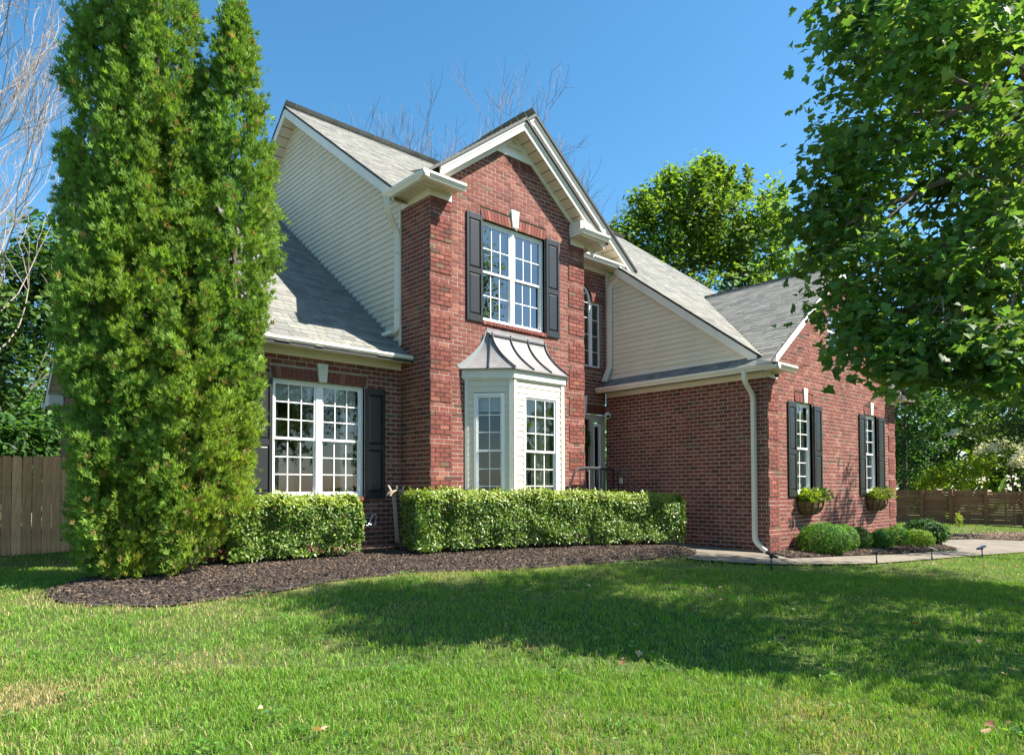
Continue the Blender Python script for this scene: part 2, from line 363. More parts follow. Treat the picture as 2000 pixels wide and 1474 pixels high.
def chips(name, poly, n, mound, ln, cols, dz=.012, frac=1.):
    x = NP.uniform(min(p[0] for p in poly), max(p[0] for p in poly), n); y = NP.uniform(min(p[1] for p in poly), max(p[1] for p in poly), n)
    k = inpoly(x, y, poly) & ~inpoly(x, y, HOUSE); x, y = x[k], y[k]; n = len(x)
    B = np.array(poly); seg = []
    for i in range(len(B)):
        a, b = B[i], B[(i + 1) % len(B)]
        for t in np.linspace(0, 1, 8): seg.append(a + (b - a) * t)
    seg = np.array(seg); d = np.min(np.hypot(x[:, None] - seg[None, :, 0], y[:, None] - seg[None, :, 1]), 1)
    z = gz(x, y) + dz + mound * sm(0, .5, d) + .012
    tV = [(-.5, -.5, -.5), (.5, -.35, -.5), (.5, .35, -.5), (-.5, .5, -.5), (-.5, -.4, .5), (.42, -.3, .5), (.42, .3, .5), (-.5, .4, .5)]
    tF = [(4, 5, 6, 7), (0, 1, 5, 4), (1, 2, 6, 5), (2, 3, 7, 6), (3, 0, 4, 7)]
    x = x + NP.normal(0, .035, n); y = y + NP.normal(0, .035, n)
    Z = np.column_stack([NP.normal(0, .35, n), NP.normal(0, .35, n), np.ones(n)])
    L = NP.uniform(.4, 1.2, n) * ln; sc = np.column_stack([L, L * NP.uniform(.15, .4, n), NP.uniform(.006, .014, n)])
    C = np.array(cols)[NP.integers(0, len(cols), n)] * NP.uniform(.6, 1.3, (n, 1))
    V, F, CC = scatter(tV, tF, np.column_stack([x, y, z]), frames(Z), sc, C)
    o = npmesh(name, V, F, CC, M['chip']); return tag(o, kind='stuff')
DARKM = [(.035, .026, .022), (.05, .036, .03), (.065, .046, .036), (.028, .022, .02), (.10, .075, .055), (.05, .04, .036), (.15, .105, .072), (.085, .06, .045)]
chips('mulch_chips', BED, 26000, .05, .055, DARKM)
chips('mulch_chips', BED2, 9000, .03, .06, DARKM + [(.16, .11, .07)])
chips('leaf_litter', BED3, 7000, .02, .11, [(.20, .14, .09), (.26, .19, .13), (.14, .10, .07), (.09, .065, .05)])

# ------------------------------------------------------------------ the house
HX = thing('brick_house', 'two storey red brick house with cream siding gables and grey shingle roofs', 'house', (4.5, 4.5, 0))
CC = .0813; BL = .2032; J = .0135
UP = np.array((0., 0, 1))
class Wall:
    def __init__(s, O, U, N): s.O = np.array(O, float); s.U = np.array(U, float); s.N = np.array(N, float)
    def p(s, u, z, n=0.): return s.O + s.U * u + UP * z + s.N * n
PIECES = {'brick': [], 'shingle': []}
def brick_col():
    r = R_.random()
    if r < .60: c = (.196, .064, .050)
    elif r < .78: c = (.145, .047, .040)
    elif r < .90: c = (.25, .095, .068)
    elif r < .96: c = (.105, .056, .042)
    else: c = (.175, .105, .072)
    j = R_.uniform(.86, 1.14); return (c[0] * j, c[1] * j * R_.uniform(.93, 1.07), c[2] * j * R_.uniform(.93, 1.07))
PAL = [brick_col() for _ in range(48)]
def piece_brick(w, u0, u1, z0, z1, n, col, pts=None):
    if pts is None: pts = [(u0, z0), (u1, z0), (u1, z1), (u0, z1)]
    PIECES['brick'].append((w, pts, n, col))
def sub(iv, a, b):
    r = []
    for x, y in iv:
        if b <= x or a >= y: r.append((x, y))
        else:
            if a > x: r.append((x, a))
            if b < y: r.append((b, y))
    return r
MORT = MB()
def brickwork(w, span, k0, k1, openings=(), quoin=(), extra=None, holes=None):
    """span(z)->intervals, openings (u0,u1,z0,z1), quoin zones (u0,u1)"""
    holes = openings[:1] if holes is None else holes
    zs = sorted(set([k * CC for k in range(k0, k1 + 1)] + [h for o in holes for h in o[2:4] if k0 * CC < h < k1 * CC]))
    for za, zb in zip(zs[:-1], zs[1:]):
        if zb - za < 1e-4: continue
        zm = (za + zb) / 2; iv = span(zm)
        for (a, b, c, d) in holes:
            if c < zm < d: iv = sub(iv, a, b)
        for a, b in iv: MORT.add([w.p(a, za, -.03), w.p(b, za, -.03), w.p(b, zb, -.03), w.p(a, zb, -.03)], [(0, 1, 2, 3)])
    for k in range(k0, k1):
        z0 = k * CC; zm = z0 + CC / 2; iv = span(zm)
        for (a, b, c, d) in openings:
            if c < zm < d: iv = sub(iv, a, b)
        if extra: iv = extra(zm, iv)
        for a, b in iv:
            if b - a < .02: continue
            MORT.add([w.p(a, z0, -.0035), w.p(b, z0, -.0035), w.p(b, z0 + CC, -.0035), w.p(a, z0 + CC, -.0035)], [(0, 1, 2, 3)])
            cuts = set([a, b]); off = BL / 2 if k % 2 else 0
            i = math.floor((a - off) / BL)
            while i * BL + off < b:
                q = i * BL + off
                if a + .03 < q < b - .03: cuts.add(q)
                i += 1
            pq = ((k - 18) % 7) < 5
            for q0, q1 in quoin:
                for q in (q0, q1):
                    if pq and a + .02 < q < b - .02:
                        cuts = {c for c in cuts if abs(c - q) > .05 or c in (a, b)}; cuts.add(q)
            cuts = sorted(cuts)
            for u0, u1 in zip(cuts[:-1], cuts[1:]):
                um = (u0 + u1) / 2
                n = R_.random() * .003
                if pq and any(q0 <= um <= q1 for q0, q1 in quoin): n += .014
                piece_brick(w, u0 + J / 2, u1 - J / 2, z0 + J / 2, z0 + CC - J / 2, n, R_.choice(PAL))
def soldiers(w, a0, a1, b0, b1, z0, z1, n=.006, skip=None):
    """vertical bricks whose feet run a0..a1 at z0 and heads b0..b1 at z1"""
    k = max(2, round((a1 - a0) / .0813))
    MORT.add([w.p(a0, z0, -.003), w.p(a1, z0, -.003), w.p(b1, z1, -.003), w.p(b0, z1, -.003)], [(0, 1, 2, 3)])
    for i in range(k):
        t0, t1 = i / k, (i + 1) / k
        f = lambda p, q, t: p + (q - p) * t
        pts = [(f(a0, a1, t0) + .005, z0 + .003), (f(a0, a1, t1) - .005, z0 + .003), (f(b0, b1, t1) - .005, z1 - .004), (f(b0, b1, t0) + .005, z1 - .004)]
        if skip and skip((pts[0][0] + pts[1][0]) / 2): continue
        piece_brick(w, 0, 0, 0, 0, n + R_.random() * .004, R_.choice(PAL), pts)

zR1 = lambda y: 3.0 + .742 * y                       # left wing front slope
zMain = lambda y: 9.88 - .744 * abs(y - 5.25)        # main roof
zTL = lambda x: 6.40 + .755 * (x + .35)              # left slope, front gables
zTR = lambda x: zTL(2.0) - .755 * (x - 2.0)          # tower right slope
zG2 = lambda x: zTL(3.0) - .755 * (x - 3.0)          # second gable right slope
zGL = lambda x: 3.35 + .745 * (x - 5.42)             # garage left slope
GXC = 9.255
zGR = lambda x: zGL(GXC) - .745 * (x - GXC)
zLR = lambda y: zR1(6.8) - .80 * (y - 6.8)           # left wing rear slope

W_tower = Wall((0, 0, 0), (1, 0, 0), (0, -1, 0))
W_tl = Wall((0, 0, 0), (0, -1, 0), (-1, 0, 0))       # u = -y
W_tr = Wall((4.02, 0, 0), (0, 1, 0), (1, 0, 0))
W_lw = Wall((0, .93, 0), (1, 0, 0), (0, -1, 0))
W_ll = Wall((-3.5, 0, 0), (0, -1, 0), (-1, 0, 0))
W_en = Wall((0, .88, 0), (1, 0, 0), (0, -1, 0))
W_gl = Wall((5.79, 0, 0), (0, -1, 0), (-1, 0, 0))
W_gf = Wall((0, -3.2, 0), (1, 0, 0), (0, -1, 0))

def span_tower(z):
    if z < 6.22: return [(0, 4.02)]
    h = (zTL(2.0) - .24 - z) / .755
    return [(max(0, 2 - h), min(4.02, 2 + h))] if h > .05 else []
def arch_open(a0, a1, z0, key0, key1, kz): return [(a0, a1, z0, z0 + .2), (key0, key1, z0, kz)]
brickwork(W_tower, span_tower, 0, 90, [(1.19, 2.84, 4.13, 6.11), (.95, 3.15, -.1, 2.9)] + arch_open(1.13, 2.88, 6.11, 1.89, 2.13, 6.47), quoin=[(0, .485), (3.535, 4.02)], holes=[(1.19, 2.84, 4.205, 6.11), (.95, 3.15, -.1, 2.9)])
soldiers(W_tower, 1.18, 1.93, 1.13, 1.89, 6.11, 6.305, skip=None); soldiers(W_tower, 2.11, 2.85, 2.13, 2.88, 6.11, 6.305)
soldiers(W_tower, 1.19, 2.87, 1.19, 2.87, 4.13, 4.205, n=.03)
_h = (zTL(2.0) - .24 - 7.32) / .755
soldiers(W_tower, 2 - _h - .02, 2 + _h + .02, 2 - _h + .25, 2 + _h - .25, 7.318, 7.50)
brickwork(W_tl, lambda z: [(-.93, 0)] if z < 3.75 else [(-.90, 0)], 0, 77)
brickwork(W_tr, lambda z: [(0, .88)], 0, 77)
brickwork(W_lw, lambda z: [(-3.5, 0)], 0, 41, [(-2.40, -.74, .87, 2.87)] + arch_open(-2.44, -.69, 2.87, -1.65, -1.45, 3.18), holes=[(-2.40, -.74, .945, 2.87)])
soldiers(W_lw, -2.41, -1.62, -2.44, -1.65, 2.87, 3.06); soldiers(W_lw, -1.48, -.72, -1.45, -.69, 2.87, 3.06)
soldiers(W_lw, -2.40, -.74, -2.40, -.74, .875, .945, n=.03)
def span_ll(z):
    a, b = .93, 12.3
    if z > zR1(.93) - .2: a = (z + .2 - 3.0) / .742
    if z > zLR(12.3) - .2: b = 6.8 + (zR1(6.8) - .2 - z) / .80
    return [(-b, -a)] if b - a > .1 else []
brickwork(W_ll, span_ll, -2, 98)
AXC, AR, ASP = 4.91, .40, 5.49
def en_extra(z, iv):
    if z > ASP and z < ASP + AR + .2:
        h = math.sqrt(max(0, (AR + .2) ** 2 - (z - ASP) ** 2)); iv = sub(iv, AXC - h, AXC + h)
    return iv
brickwork(W_en, lambda z: [(4.02, 5.79 if z < 3.6 else 5.87)], 6, 77, [(4.20, 5.63, 3.86, 5.49), (4.15, 5.70, 5.49, 5.66), (4.18, 5.79, .5, 3.07), (4.86, 5.10, .5, 3.25)], extra=en_extra, holes=[(4.20, 5.63, 3.935, 5.49), (4.51, 5.31, 5.48, 5.75), (4.62, 5.2, 5.74, 5.88), (4.18, 5.79, .55, 2.83)])
soldiers(W_en, 4.20, 5.63, 4.20, 5.63, 3.865, 3.935, n=.03)
soldiers(W_en, 4.02, 4.86, 4.02, 4.86, 2.83, 3.06); soldiers(W_en, 5.10, 5.79, 5.10, 5.79, 2.83, 3.06)
soldiers(W_en, 5.43, 5.70, 5.45, 5.72, 5.50, 5.66); soldiers(W_en, 4.12, 4.39, 4.10, 4.37, 5.50, 5.66)
for i in range(14):                                   # arch ring
    a0, a1 = math.pi * i / 14, math.pi * (i + 1) / 14
    P_ = lambda r, a: (AXC + r * math.cos(a), ASP + r * math.sin(a))
    e = .012
    pts = [P_(AR + .005, a1 - e), P_(AR + .005, a0 + e), P_(AR + .195, a0 + e * .7), P_(AR + .195, a1 - e * .7)]
    piece_brick(W_en, 0, 0, 0, 0, .008, R_.choice(PAL), pts[::-1] if False else [pts[1], pts[2], pts[3], pts[0]])
    q = [P_(AR, a0), P_(AR + .2, a0), P_(AR + .2, a1), P_(AR, a1)]
    MORT.add([W_en.p(*x, -.003) for x in q], [(0, 1, 2, 3)])
brickwork(W_gl, lambda z: [(-.88, 3.2)], -5, 41)
def span_gf(z):
    a, b = 5.79, 12.72
    if z > 3.3: a = max(a, 5.42 + (z + .17 - 3.35) / .745); b = min(b, 2 * GXC - a)
    return [(a, b)] if b - a > .1 else []
gops = []
for g0, g1, ks in ((6.98, 7.79, (7.32, 7.53)), (10.68, 11.50, (11.0, 11.2))):
    gops += [(g0, g1, .87, 2.87)] + arch_open(g0 - .05, g1 + .05, 2.87, ks[0] - .01, ks[1] + .01, 3.18)
gops += [(8.62, 9.9, 4.1, 5.12)]
brickwork(W_gf, span_gf, -6, 75, gops, quoin=[(5.79, 6.24), (12.24, 12.72)], holes=[(6.98, 7.79, .945, 2.87), (10.68, 11.50, .945, 2.87), (8.62, 9.9, 4.18, 5.12)])
for g0, g1, ks in ((6.98, 7.79, (7.32, 7.53)), (10.68, 11.50, (11.0, 11.2))):
    soldiers(W_gf, g0, ks[0] + .02, g0 - .05, ks[0] - .01, 2.87, 3.06); soldiers(W_gf, ks[1] - .02, g1, ks[1] + .01, g1 + .05, 2.87, 3.06)
    soldiers(W_gf, g0, g1, g0, g1, .875, .945, n=.03)
soldiers(W_gf, 8.62, 9.9, 8.62, 9.9, 4.1, 4.18, n=.02)
wall = MORT.build('wall', M['mortar'], HX)

def quad_piece(verts, faces, col): return (verts, faces, col)
def brick_geo(w, pts, n):
    A = [w.p(u, z, -.012) for u, z in pts]; B = [w.p(u, z, n) for u, z in pts]
    return A + B, [(4, 5, 6, 7), (0, 1, 5, 4), (1, 2, 6, 5), (2, 3, 7, 6), (3, 0, 4, 7)]

def emit(name, geos, mat_, parent, vis, nmax=300):
    """geos: list of (verts, faces, col, key). The largest in view become objects, the rest one part."""
    cen = np.array([np.mean(g[0], 0) for g in geos])
    top = np.array([[g[0][i] for i in g[1][0]][:4] for g in geos])
    px, py, dd = proj(top)
    area = np.abs((px[:, 0] - px[:, 2]) * (py[:, 1] - py[:, 3]) - (px[:, 1] - px[:, 3]) * (py[:, 0] - py[:, 2])) / 2
    cx, cy, cd = proj(cen)
    nrm = np.cross(top[:, 1] - top[:, 0], top[:, 2] - top[:, 0]); face = ((CAM - cen) * nrm).sum(1) > 0
    ok = (cd > 0) & (cx > 4) & (cx < 1996) & (cy > 4) & (cy < 1470) & face & np.array([vis(a, b, c) for a, b, c in zip(cx, cy, cen)])
    area = np.where(ok, area, -1); order = np.argsort(-area); chosen = set(int(i) for i in order[:nmax] if area[i] > 0)
    rest = MB(); cache = {}
    for i, (vs, fs, col, key) in enumerate(geos):
        if i in chosen:
            c = cen[i]; me = cache.get(key) if key else None
            if me is None:
                me = bpy.data.meshes.new(name); me.from_pydata([tuple(np.asarray(v) - c) for v in vs], [], fs)
                at = me.attributes.new('Col', 'FLOAT_COLOR', 'FACE'); at.data.foreach_set('color', np.array([(*col, 1)] * len(fs), np.float32).ravel())
                me.materials.append(mat_)
                if key: cache[key] = me
            _link(bpy.data.objects.new(name, me), parent, c)
        else: rest.add(vs, fs, col)
    o = rest.build(name + ('work' if name == 'brick' else '_courses'), mat_, parent); o['kind'] = 'stuff'

def vis_brick(x, y, c):
    if x < 520 or (y > 950 and x < 1360): return False
    if 490 < x < 533 and y > 735: return False
    if 712 < x < 755 and 755 < y < 975: return False
    if 900 < x < 1108 and y > 640: return False
    if (908 < x < 945 and 410 < y < 632) or (1062 < x < 1093 and 465 < y < 662): return False
    if x > 1600 and y < 740: return False
    return True
def emit_bricks():
    geos = []
    for w, pts, n, col in PIECES['brick']:
        vs, fs = brick_geo(w, pts, n)
        L = pts[1][0] - pts[0][0]; full = abs(L - (BL - J)) < 1e-6 and n < .01
        key = (tuple(w.U), tuple(w.N), PAL.index(col) % 48) if full else None
        geos.append((vs, fs, col, key))
    emit('brick', geos, M['brick'], HX, vis_brick)
emit_bricks()

# keystones
def keystone(w, b0, b1, t0, t1, z0, z1, n=.035):
    mb = MB(); mb.prism([w.p(b0, z0, -.01), w.p(b1, z0, -.01), w.p(t1, z1, -.01), w.p(t0, z1, -.01)], w.N * (n + .01)); mb.build('keystone', M['stone'], HX, bevel=.006)
keystone(W_lw, -1.615, -1.475, -1.65, -1.45, 2.865, 3.18); keystone(W_tower, 1.935, 2.085, 1.895, 2.115, 6.125, 6.47)
keystone(W_en, 4.91, 5.05, 4.87, 5.09, 2.85, 3.24)
keystone(W_gf, 7.345, 7.475, 7.32, 7.52, 2.865, 3.18); keystone(W_gf, 11.03, 11.16, 11.0, 11.19, 2.865, 3.18)

# ------------------------------------------------------------------ roofs and shingles
SHC = [(.222, .222, .20), (.202, .203, .186), (.238, .236, .212), (.176, .178, .168), (.228, .223, .198)]
RIDGE = MB()
def roof(poly, zf, U, name='roof', thick=.05, shing=True, rear=False):
    """poly: plan (x,y) outline; zf(x,y); U: eave direction in plan"""
    P3 = [np.array((x, y, zf(x, y))) for x, y in poly]
    U = np.array((*U, 0.)); nrm = np.cross(P3[1] - P3[0], P3[2] - P3[0])
    for i in range(2, len(P3) - 1):
        if np.linalg.norm(nrm) < 1e-6: nrm = np.cross(P3[i] - P3[0], P3[i + 1] - P3[0])
    nrm /= np.linalg.norm(nrm); nrm = nrm if nrm[2] > 0 else -nrm
    V = np.cross(nrm, U); V = V if V[2] > 0 else -V
    if np.dot(np.cross(U, V), nrm) < 0: U = -U
    mb = MB(); mb.prism(P3, np.array((0, 0, -thick))); ro = mb.build(name, M['dark'], HX)
    if not shing: return ro
    uv = [(np.dot(p - P3[0], U), np.dot(p - P3[0], V)) for p in P3]
    v0 = min(b for a, b in uv); v1 = max(b for a, b in uv); e = .143; geos = []
    k = 0; v = v0 - .01
    while v < v1:
        vm = min(v + e * .5, v1 - .01); xs = []
        for i in range(len(uv)):
            (a, b), (c, d) = uv[i], uv[(i + 1) % len(uv)]
            if (b > vm) != (d > vm): xs.append(a + (c - a) * (vm - b) / (d - b))
        xs.sort()
        for a, b in zip(xs[::2], xs[1::2]):
            u = a - .008 - R_.random() * .1; last = None
            while u < b:
                w = R_.uniform(.13, .36); u0, u1 = max(u, a - .008), min(u + w, b + .008)
                if u1 - u0 > .02:
                    h = R_.choice((.006, .007, .009, .010)); vv = v + R_.choice((0, 0, .0, -.012)) ; col = R_.choice(SHC); j = R_.uniform(.9, 1.1); col = tuple(x * j for x in col)
                    ue = .0035
                    pt = lambda uu, vq, hh: P3[0] + U * uu + V * vq + nrm * hh
                    top = [pt(u0 + ue, vv, h), pt(u1 - ue, vv, h), pt(u1 - ue, v + e + .01, .004), pt(u0 + ue, v + e + .01, .004)]
                    bot = [pt(u0 + ue, vv, -.004), pt(u1 - ue, vv, -.004)]
                    geos.append((top + bot, [(0, 1, 2, 3), (4, 5, 1, 0), (5, 2, 1), (4, 0, 3)], col, None))
                u += w
        v += e; k += 1
    if rear:
        mb = MB(); [mb.add(g[0], g[1], g[2]) for g in geos]; o = mb.build('shingle_courses', M['shingle'], ro); o['kind'] = 'stuff'
    else: emit('shingle', geos, M['shingle'], ro, lambda x, y, c: not (x < 500 or (x > 1560 and y < 640)), nmax=rear_n[0])
    return ro
rear_n = [130]
XL = -3.86
roof([(XL, .51), (-.01, .51), (-.01, 6.8), (XL, 6.8)], lambda x, y: zR1(y), (1, 0)); rear_n[0] = 60
roof([(XL, 6.8), (-.01, 6.8), (-.01, 12.62), (XL, 12.62)], lambda x, y: zLR(y), (1, 0), rear=True)
yv = lambda z: 5.25 - (9.88 - z) / .744               # y where the main slope has height z
XRAKE = 5.80; XE = 12.05
yGv = lambda x: yv(zGL(x))
roof([(-.34, yv(zTL(-.34)) + .02), (3.0, yv(zTL(3.0))), (6.40, yv(zG2(6.40))), (XRAKE, yv(zG2(6.40))), (XRAKE, -3.0), (5.87, yGv(5.87)), (GXC, yGv(GXC)), (XE, yv(zGR(XE))), (XE, 5.25), (-.34, 5.25)], lambda x, y: zMain(y), (1, 0)); rear_n[0] = 40
roof([(-.34, 5.25), (XE, 5.25), (XE, 12.7), (-.34, 12.7)], lambda x, y: zMain(y), (1, 0), rear=True)
roof([(-.39, -.37), (2.0, -.37), (2.0, .39), (3.0, .39), (3.0, yv(zTL(3.0))), (-.39, yv(zTL(-.39)))], lambda x, y: zTL(x), (0, 1)); rear_n[0] = 10
roof([(2.0, -.37), (4.42, -.37), (4.42, .87), (2.0, .87)], lambda x, y: zTR(x), (0, 1), rear=True)
roof([(3.0, .39), (6.42, .39), (6.42, yv(zG2(6.42))), (3.0, yv(zTL(3.0)))], lambda x, y: zG2(x), (0, 1), rear=True); rear_n[0] = 90
roof([(5.435, -3.32), (GXC, -3.32), (GXC, yGv(GXC)), (5.875, yGv(5.875)), (5.875, .86), (5.435, .86)], lambda x, y: zGL(x), (0, 1))
roof([(GXC, -3.32), (13.11, -3.32), (13.11, yv(zGR(13.11))), (GXC, yGv(GXC))], lambda x, y: zGR(x), (0, 1), rear=True)
def ridge_caps(p0, p1, d1, d2, name='ridge_cap'):
    p0, p1 = np.array(p0, float), np.array(p1, float); L = np.linalg.norm(p1 - p0); t = (p1 - p0) / L; n = int(L / .16); mb = MB()
    d1 = np.array(d1, float); d2 = np.array(d2, float)
    for i in range(n):
        a = p0 + t * i * .16; b = a + t * .17; h0, h1 = np.array((0, 0, .013)), np.array((0, 0, .019)); c = R_.choice(SHC)
        mb.add([a + d1 * .14 + h1, a + h1 * 1.2, b + h0 * 1.2, b + d1 * .14 + h0, a + d2 * .14 + h1, b + d2 * .14 + h0, a + d1 * .14, a + d2 * .14], [(0, 1, 2, 3), (1, 4, 5, 2), (6, 7, 4, 1, 0)], c)
    o = mb.build(name, M['shingle'], HX); o['kind'] = 'stuff'
s_ = 1 / math.hypot(1, .744)
ridge_caps((-.34, 5.25, 9.88), (XE, 5.25, 9.88), (0, -s_, -.744 * s_), (0, s_, -.744 * s_))
ridge_caps((GXC, -3.32, zGL(GXC)), (GXC, yGv(GXC), zGL(GXC)), (-s_, 0, -.744 * s_), (s_, 0, -.744 * s_))
ridge_caps((3.0, .44, zTL(3)), (3.0, yv(zTL(3)), zTL(3)), (-s_, 0, -.744 * s_), (s_, 0, -.744 * s_))

# ------------------------------------------------------------------ eaves, gutters, rakes
GPROF = [(0, 0), (.07, 0), (.082, .03), (.10, .05), (.118, .075), (.118, .112), (.108, .112), (.10, .104), (0, .104)]
def gutter(p0, p1, out):
    mb = MB(); mb.extr(GPROF, p0, p1, out); return mb.build('gutter', M['trim'], HX)
def trim(mb, name='trim_board'): return mb.build(name, M['trim'], HX)
def soffit(o, a, b, n):
    """panel field: origin o, along a (full vector), across b; n strips with grooves"""
    mb = MB(); o = np.array(o, float); a = np.array(a, float); b = np.array(b, float); d = np.cross(a, b); d /= np.linalg.norm(d)
    for i in range(n):
        mb.ob(o + a * (i + .045) / n, a * .91 / n, b, d * .012)
    mb.ob(o + d * .006, a, b, d * .003, (.25, .23, .2))
    return mb.build('soffit', M['soffit'], HX)
def eave_x(x0, x1, ywall, zf, gx0=None, gx1=None, ends=True):
    """eave on a wall facing -y; zf = underside of frieze"""
    mb = MB(); mb.box(x0, x1, ywall - .022, ywall - .001, zf, zf + .12); mb.box(x0, x1, ywall - .04, ywall - .0225, zf + .09, zf + .115); trim(mb, 'frieze_board')
    soffit((x0, ywall - .31, zf + .115), (x1 - x0, 0, 0), (0, .29, 0), max(2, int((x1 - x0) / .13)))
    mb = MB(); mb.box(gx0 if gx0 is not None else x0, gx1 if gx1 is not None else x1, ywall - .325, ywall - .309, zf + .09, zf + .225); trim(mb, 'fascia')
# left wing
eave_x(-3.86, -.002, .93, 3.245); gutter((-3.9, .603, 3.335), (-.015, .603, 3.335), (0, -1, 0))
# tower left (faces -x)
mb = MB(); mb.box(-.022, -.001, 0, .90, 6.2, 6.33); trim(mb, 'frieze_board')
soffit((-.31, -.30, 6.318), (0, 1.14, 0), (.29, 0, 0), 9)
mb = MB(); mb.box(-.325, -.309, -.325, .84, 6.29, 6.40); trim(mb, 'fascia')
gutter((-.327, .845, 6.275), (-.327, -.447, 6.275), (-1, 0, 0))
mb = MB(); mb.box(-.32, 0, .835, .855, 6.30, 6.40); trim(mb, 'soffit_end')
# tower left return
mb = MB(); mb.box(-.022, .465, -.022, -.001, 6.2, 6.33); trim(mb, 'frieze_board')
soffit((-.015, -.31, 6.318), (.48, 0, 0), (0, .29, 0), 4)
mb = MB(); mb.box(-.31, .46, -.325, -.309, 6.29, 6.40); trim(mb, 'fascia')
gutter((-.445, -.327, 6.276), (.475, -.327, 6.276), (0, -1, 0))
mb = MB(); mb.add([(-.44, -.44, 6.375), (.475, -.44, 6.375), (.475, -.01, 6.49), (-.43, -.01, 6.49), (.475, -.01, 6.375)], [(0, 1, 2, 3), (1, 4, 2)]); mb.build('return_cap', M['trim'], HX)
# tower right return
mb = MB(); mb.box(3.59, 4.03, -.022, -.001, 6.2, 6.33); trim(mb, 'frieze_board')
soffit((3.585, -.31, 6.318), (.77, 0, 0), (0, .31, 0), 6)
mb = MB(); mb.box(3.57, 4.36, -.325, -.003, 6.331, 6.62); trim(mb, 'return_box')
mb = MB(); mb.box(3.565, 4.37, -.33, -.326, 6.30, 6.46); trim(mb, 'fascia')
gutter((3.56, -.331, 6.335), (4.38, -.331, 6.335), (0, -1, 0))
mb = MB(); mb.box(4.36, 4.375, -.33, .87, 6.28, 6.46); trim(mb, 'fascia'); soffit((4.04, .0, 6.318), (0, .87, 0), (.31, 0, 0), 6)
# entry eave (second gable)
eave_x(4.03, 5.86, .88, 6.215, 4.42, 6.40)
soffit((5.87, .57, 6.33), (.53, 0, 0), (0, .29, 0), 3); gutter((4.40, .553, 6.30), (6.02, .553, 6.30), (0, -1, 0))
# garage left
mb = MB(); mb.box(5.768, 5.789, -3.2, .86, 3.245, 3.37); trim(mb, 'frieze_board')
soffit((5.48, -3.5, 3.355), (0, 4.34, 0), (.29, 0, 0), 30)
mb = MB(); mb.box(5.465, 5.481, -3.515, .84, 3.33, 3.46); trim(mb, 'fascia')
gutter((5.463, .845, 3.325), (5.463, -3.64, 3.325), (-1, 0, 0))
# garage returns
for x0, x1, e0, e1 in ((5.79, 6.17, 5.345, 6.18), (12.37, 12.72, 12.30, 13.18)):
    mb = MB(); mb.box(x0 - .022, x1, -3.222, -3.201, 3.245, 3.37); trim(mb, 'frieze_board')
    soffit((e0 + .13, -3.51, 3.355), (e1 - e0 - .14, 0, 0), (0, .30, 0), 5)
    mb = MB(); mb.box(e0 + .12, e1 - .01, -3.522, -3.506, 3.325, 3.44); trim(mb, 'fascia')
    gutter((e0, -3.524, 3.326), (e1, -3.524, 3.326), (0, -1, 0))
    mb = MB(); mb.add([(e0, -3.63, 3.425), (e1, -3.63, 3.425), (e1, -3.21, 3.54), (e0, -3.21, 3.54), (e1, -3.21, 3.425), (e0, -3.21, 3.425)], [(0, 1, 2, 3), (1, 4, 2), (0, 3, 5)]); mb.build('return_cap', M['trim'], HX)
mb = MB(); mb.box(12.295, 12.31, -3.50, -3.205, 3.356, 3.62); trim(mb, 'return_box')
def board(p0, p1, w0, w1, nrm, th, name='rake_board'):
    """board from p0 to p1, hanging between vertical offsets w0 (top) and w1 (bottom), thickness th along nrm"""
    p0 = np.array(p0, float); p1 = np.array(p1, float); z = lambda v: np.array((0, 0, v)); mb = MB()
    mb.prism([p0 + z(w1), p1 + z(w1), p1 + z(w0), p0 + z(w0)], np.array(nrm, float) * th); return mb
def rake_y(xa, xb, zf, yfront, ywall, inner=True, fr=.12, soff=True):
    """rake facing -y with overhang, from xa (low) to xb (ridge)"""
    a, b = (xa, yfront, zf(xa)), (xb, yfront, zf(xb))
    mb = board(a, b, -.052, -.23, (0, 1, 0), .022); mb2 = board((xa, yfront - .022, zf(xa)), (xb, yfront - .022, zf(xb)), -.052, -.115, (0, 1, 0), .0215)
    mb.add(mb2.v, mb2.f); trim(mb, 'rake_board')
    if soff:
        n = int(abs(xb - xa) / .17); d = np.array((xb - xa, 0, zf(xb) - zf(xa)))
        o = np.array((xa, yfront + .023, zf(xa) - .215)); w = np.array((0, ywall - yfront - .046, 0))
        soffit(o, d, w, n)
        mb = board((xa, ywall - .024, zf(xa)), (xb, ywall - .024, zf(xb)), -.20, -.20 - fr, (0, 1, 0), .0225); trim(mb, 'frieze_board')
rake_y(.0, 2.0, zTL, -.31, 0, fr=.13); rake_y(4.33, 2.0, zTR, -.31, 0, fr=.13)
rake_y(1.9, 3.0, zTL, .45, .88); rake_y(6.35, 3.0, zG2, .45, .88)
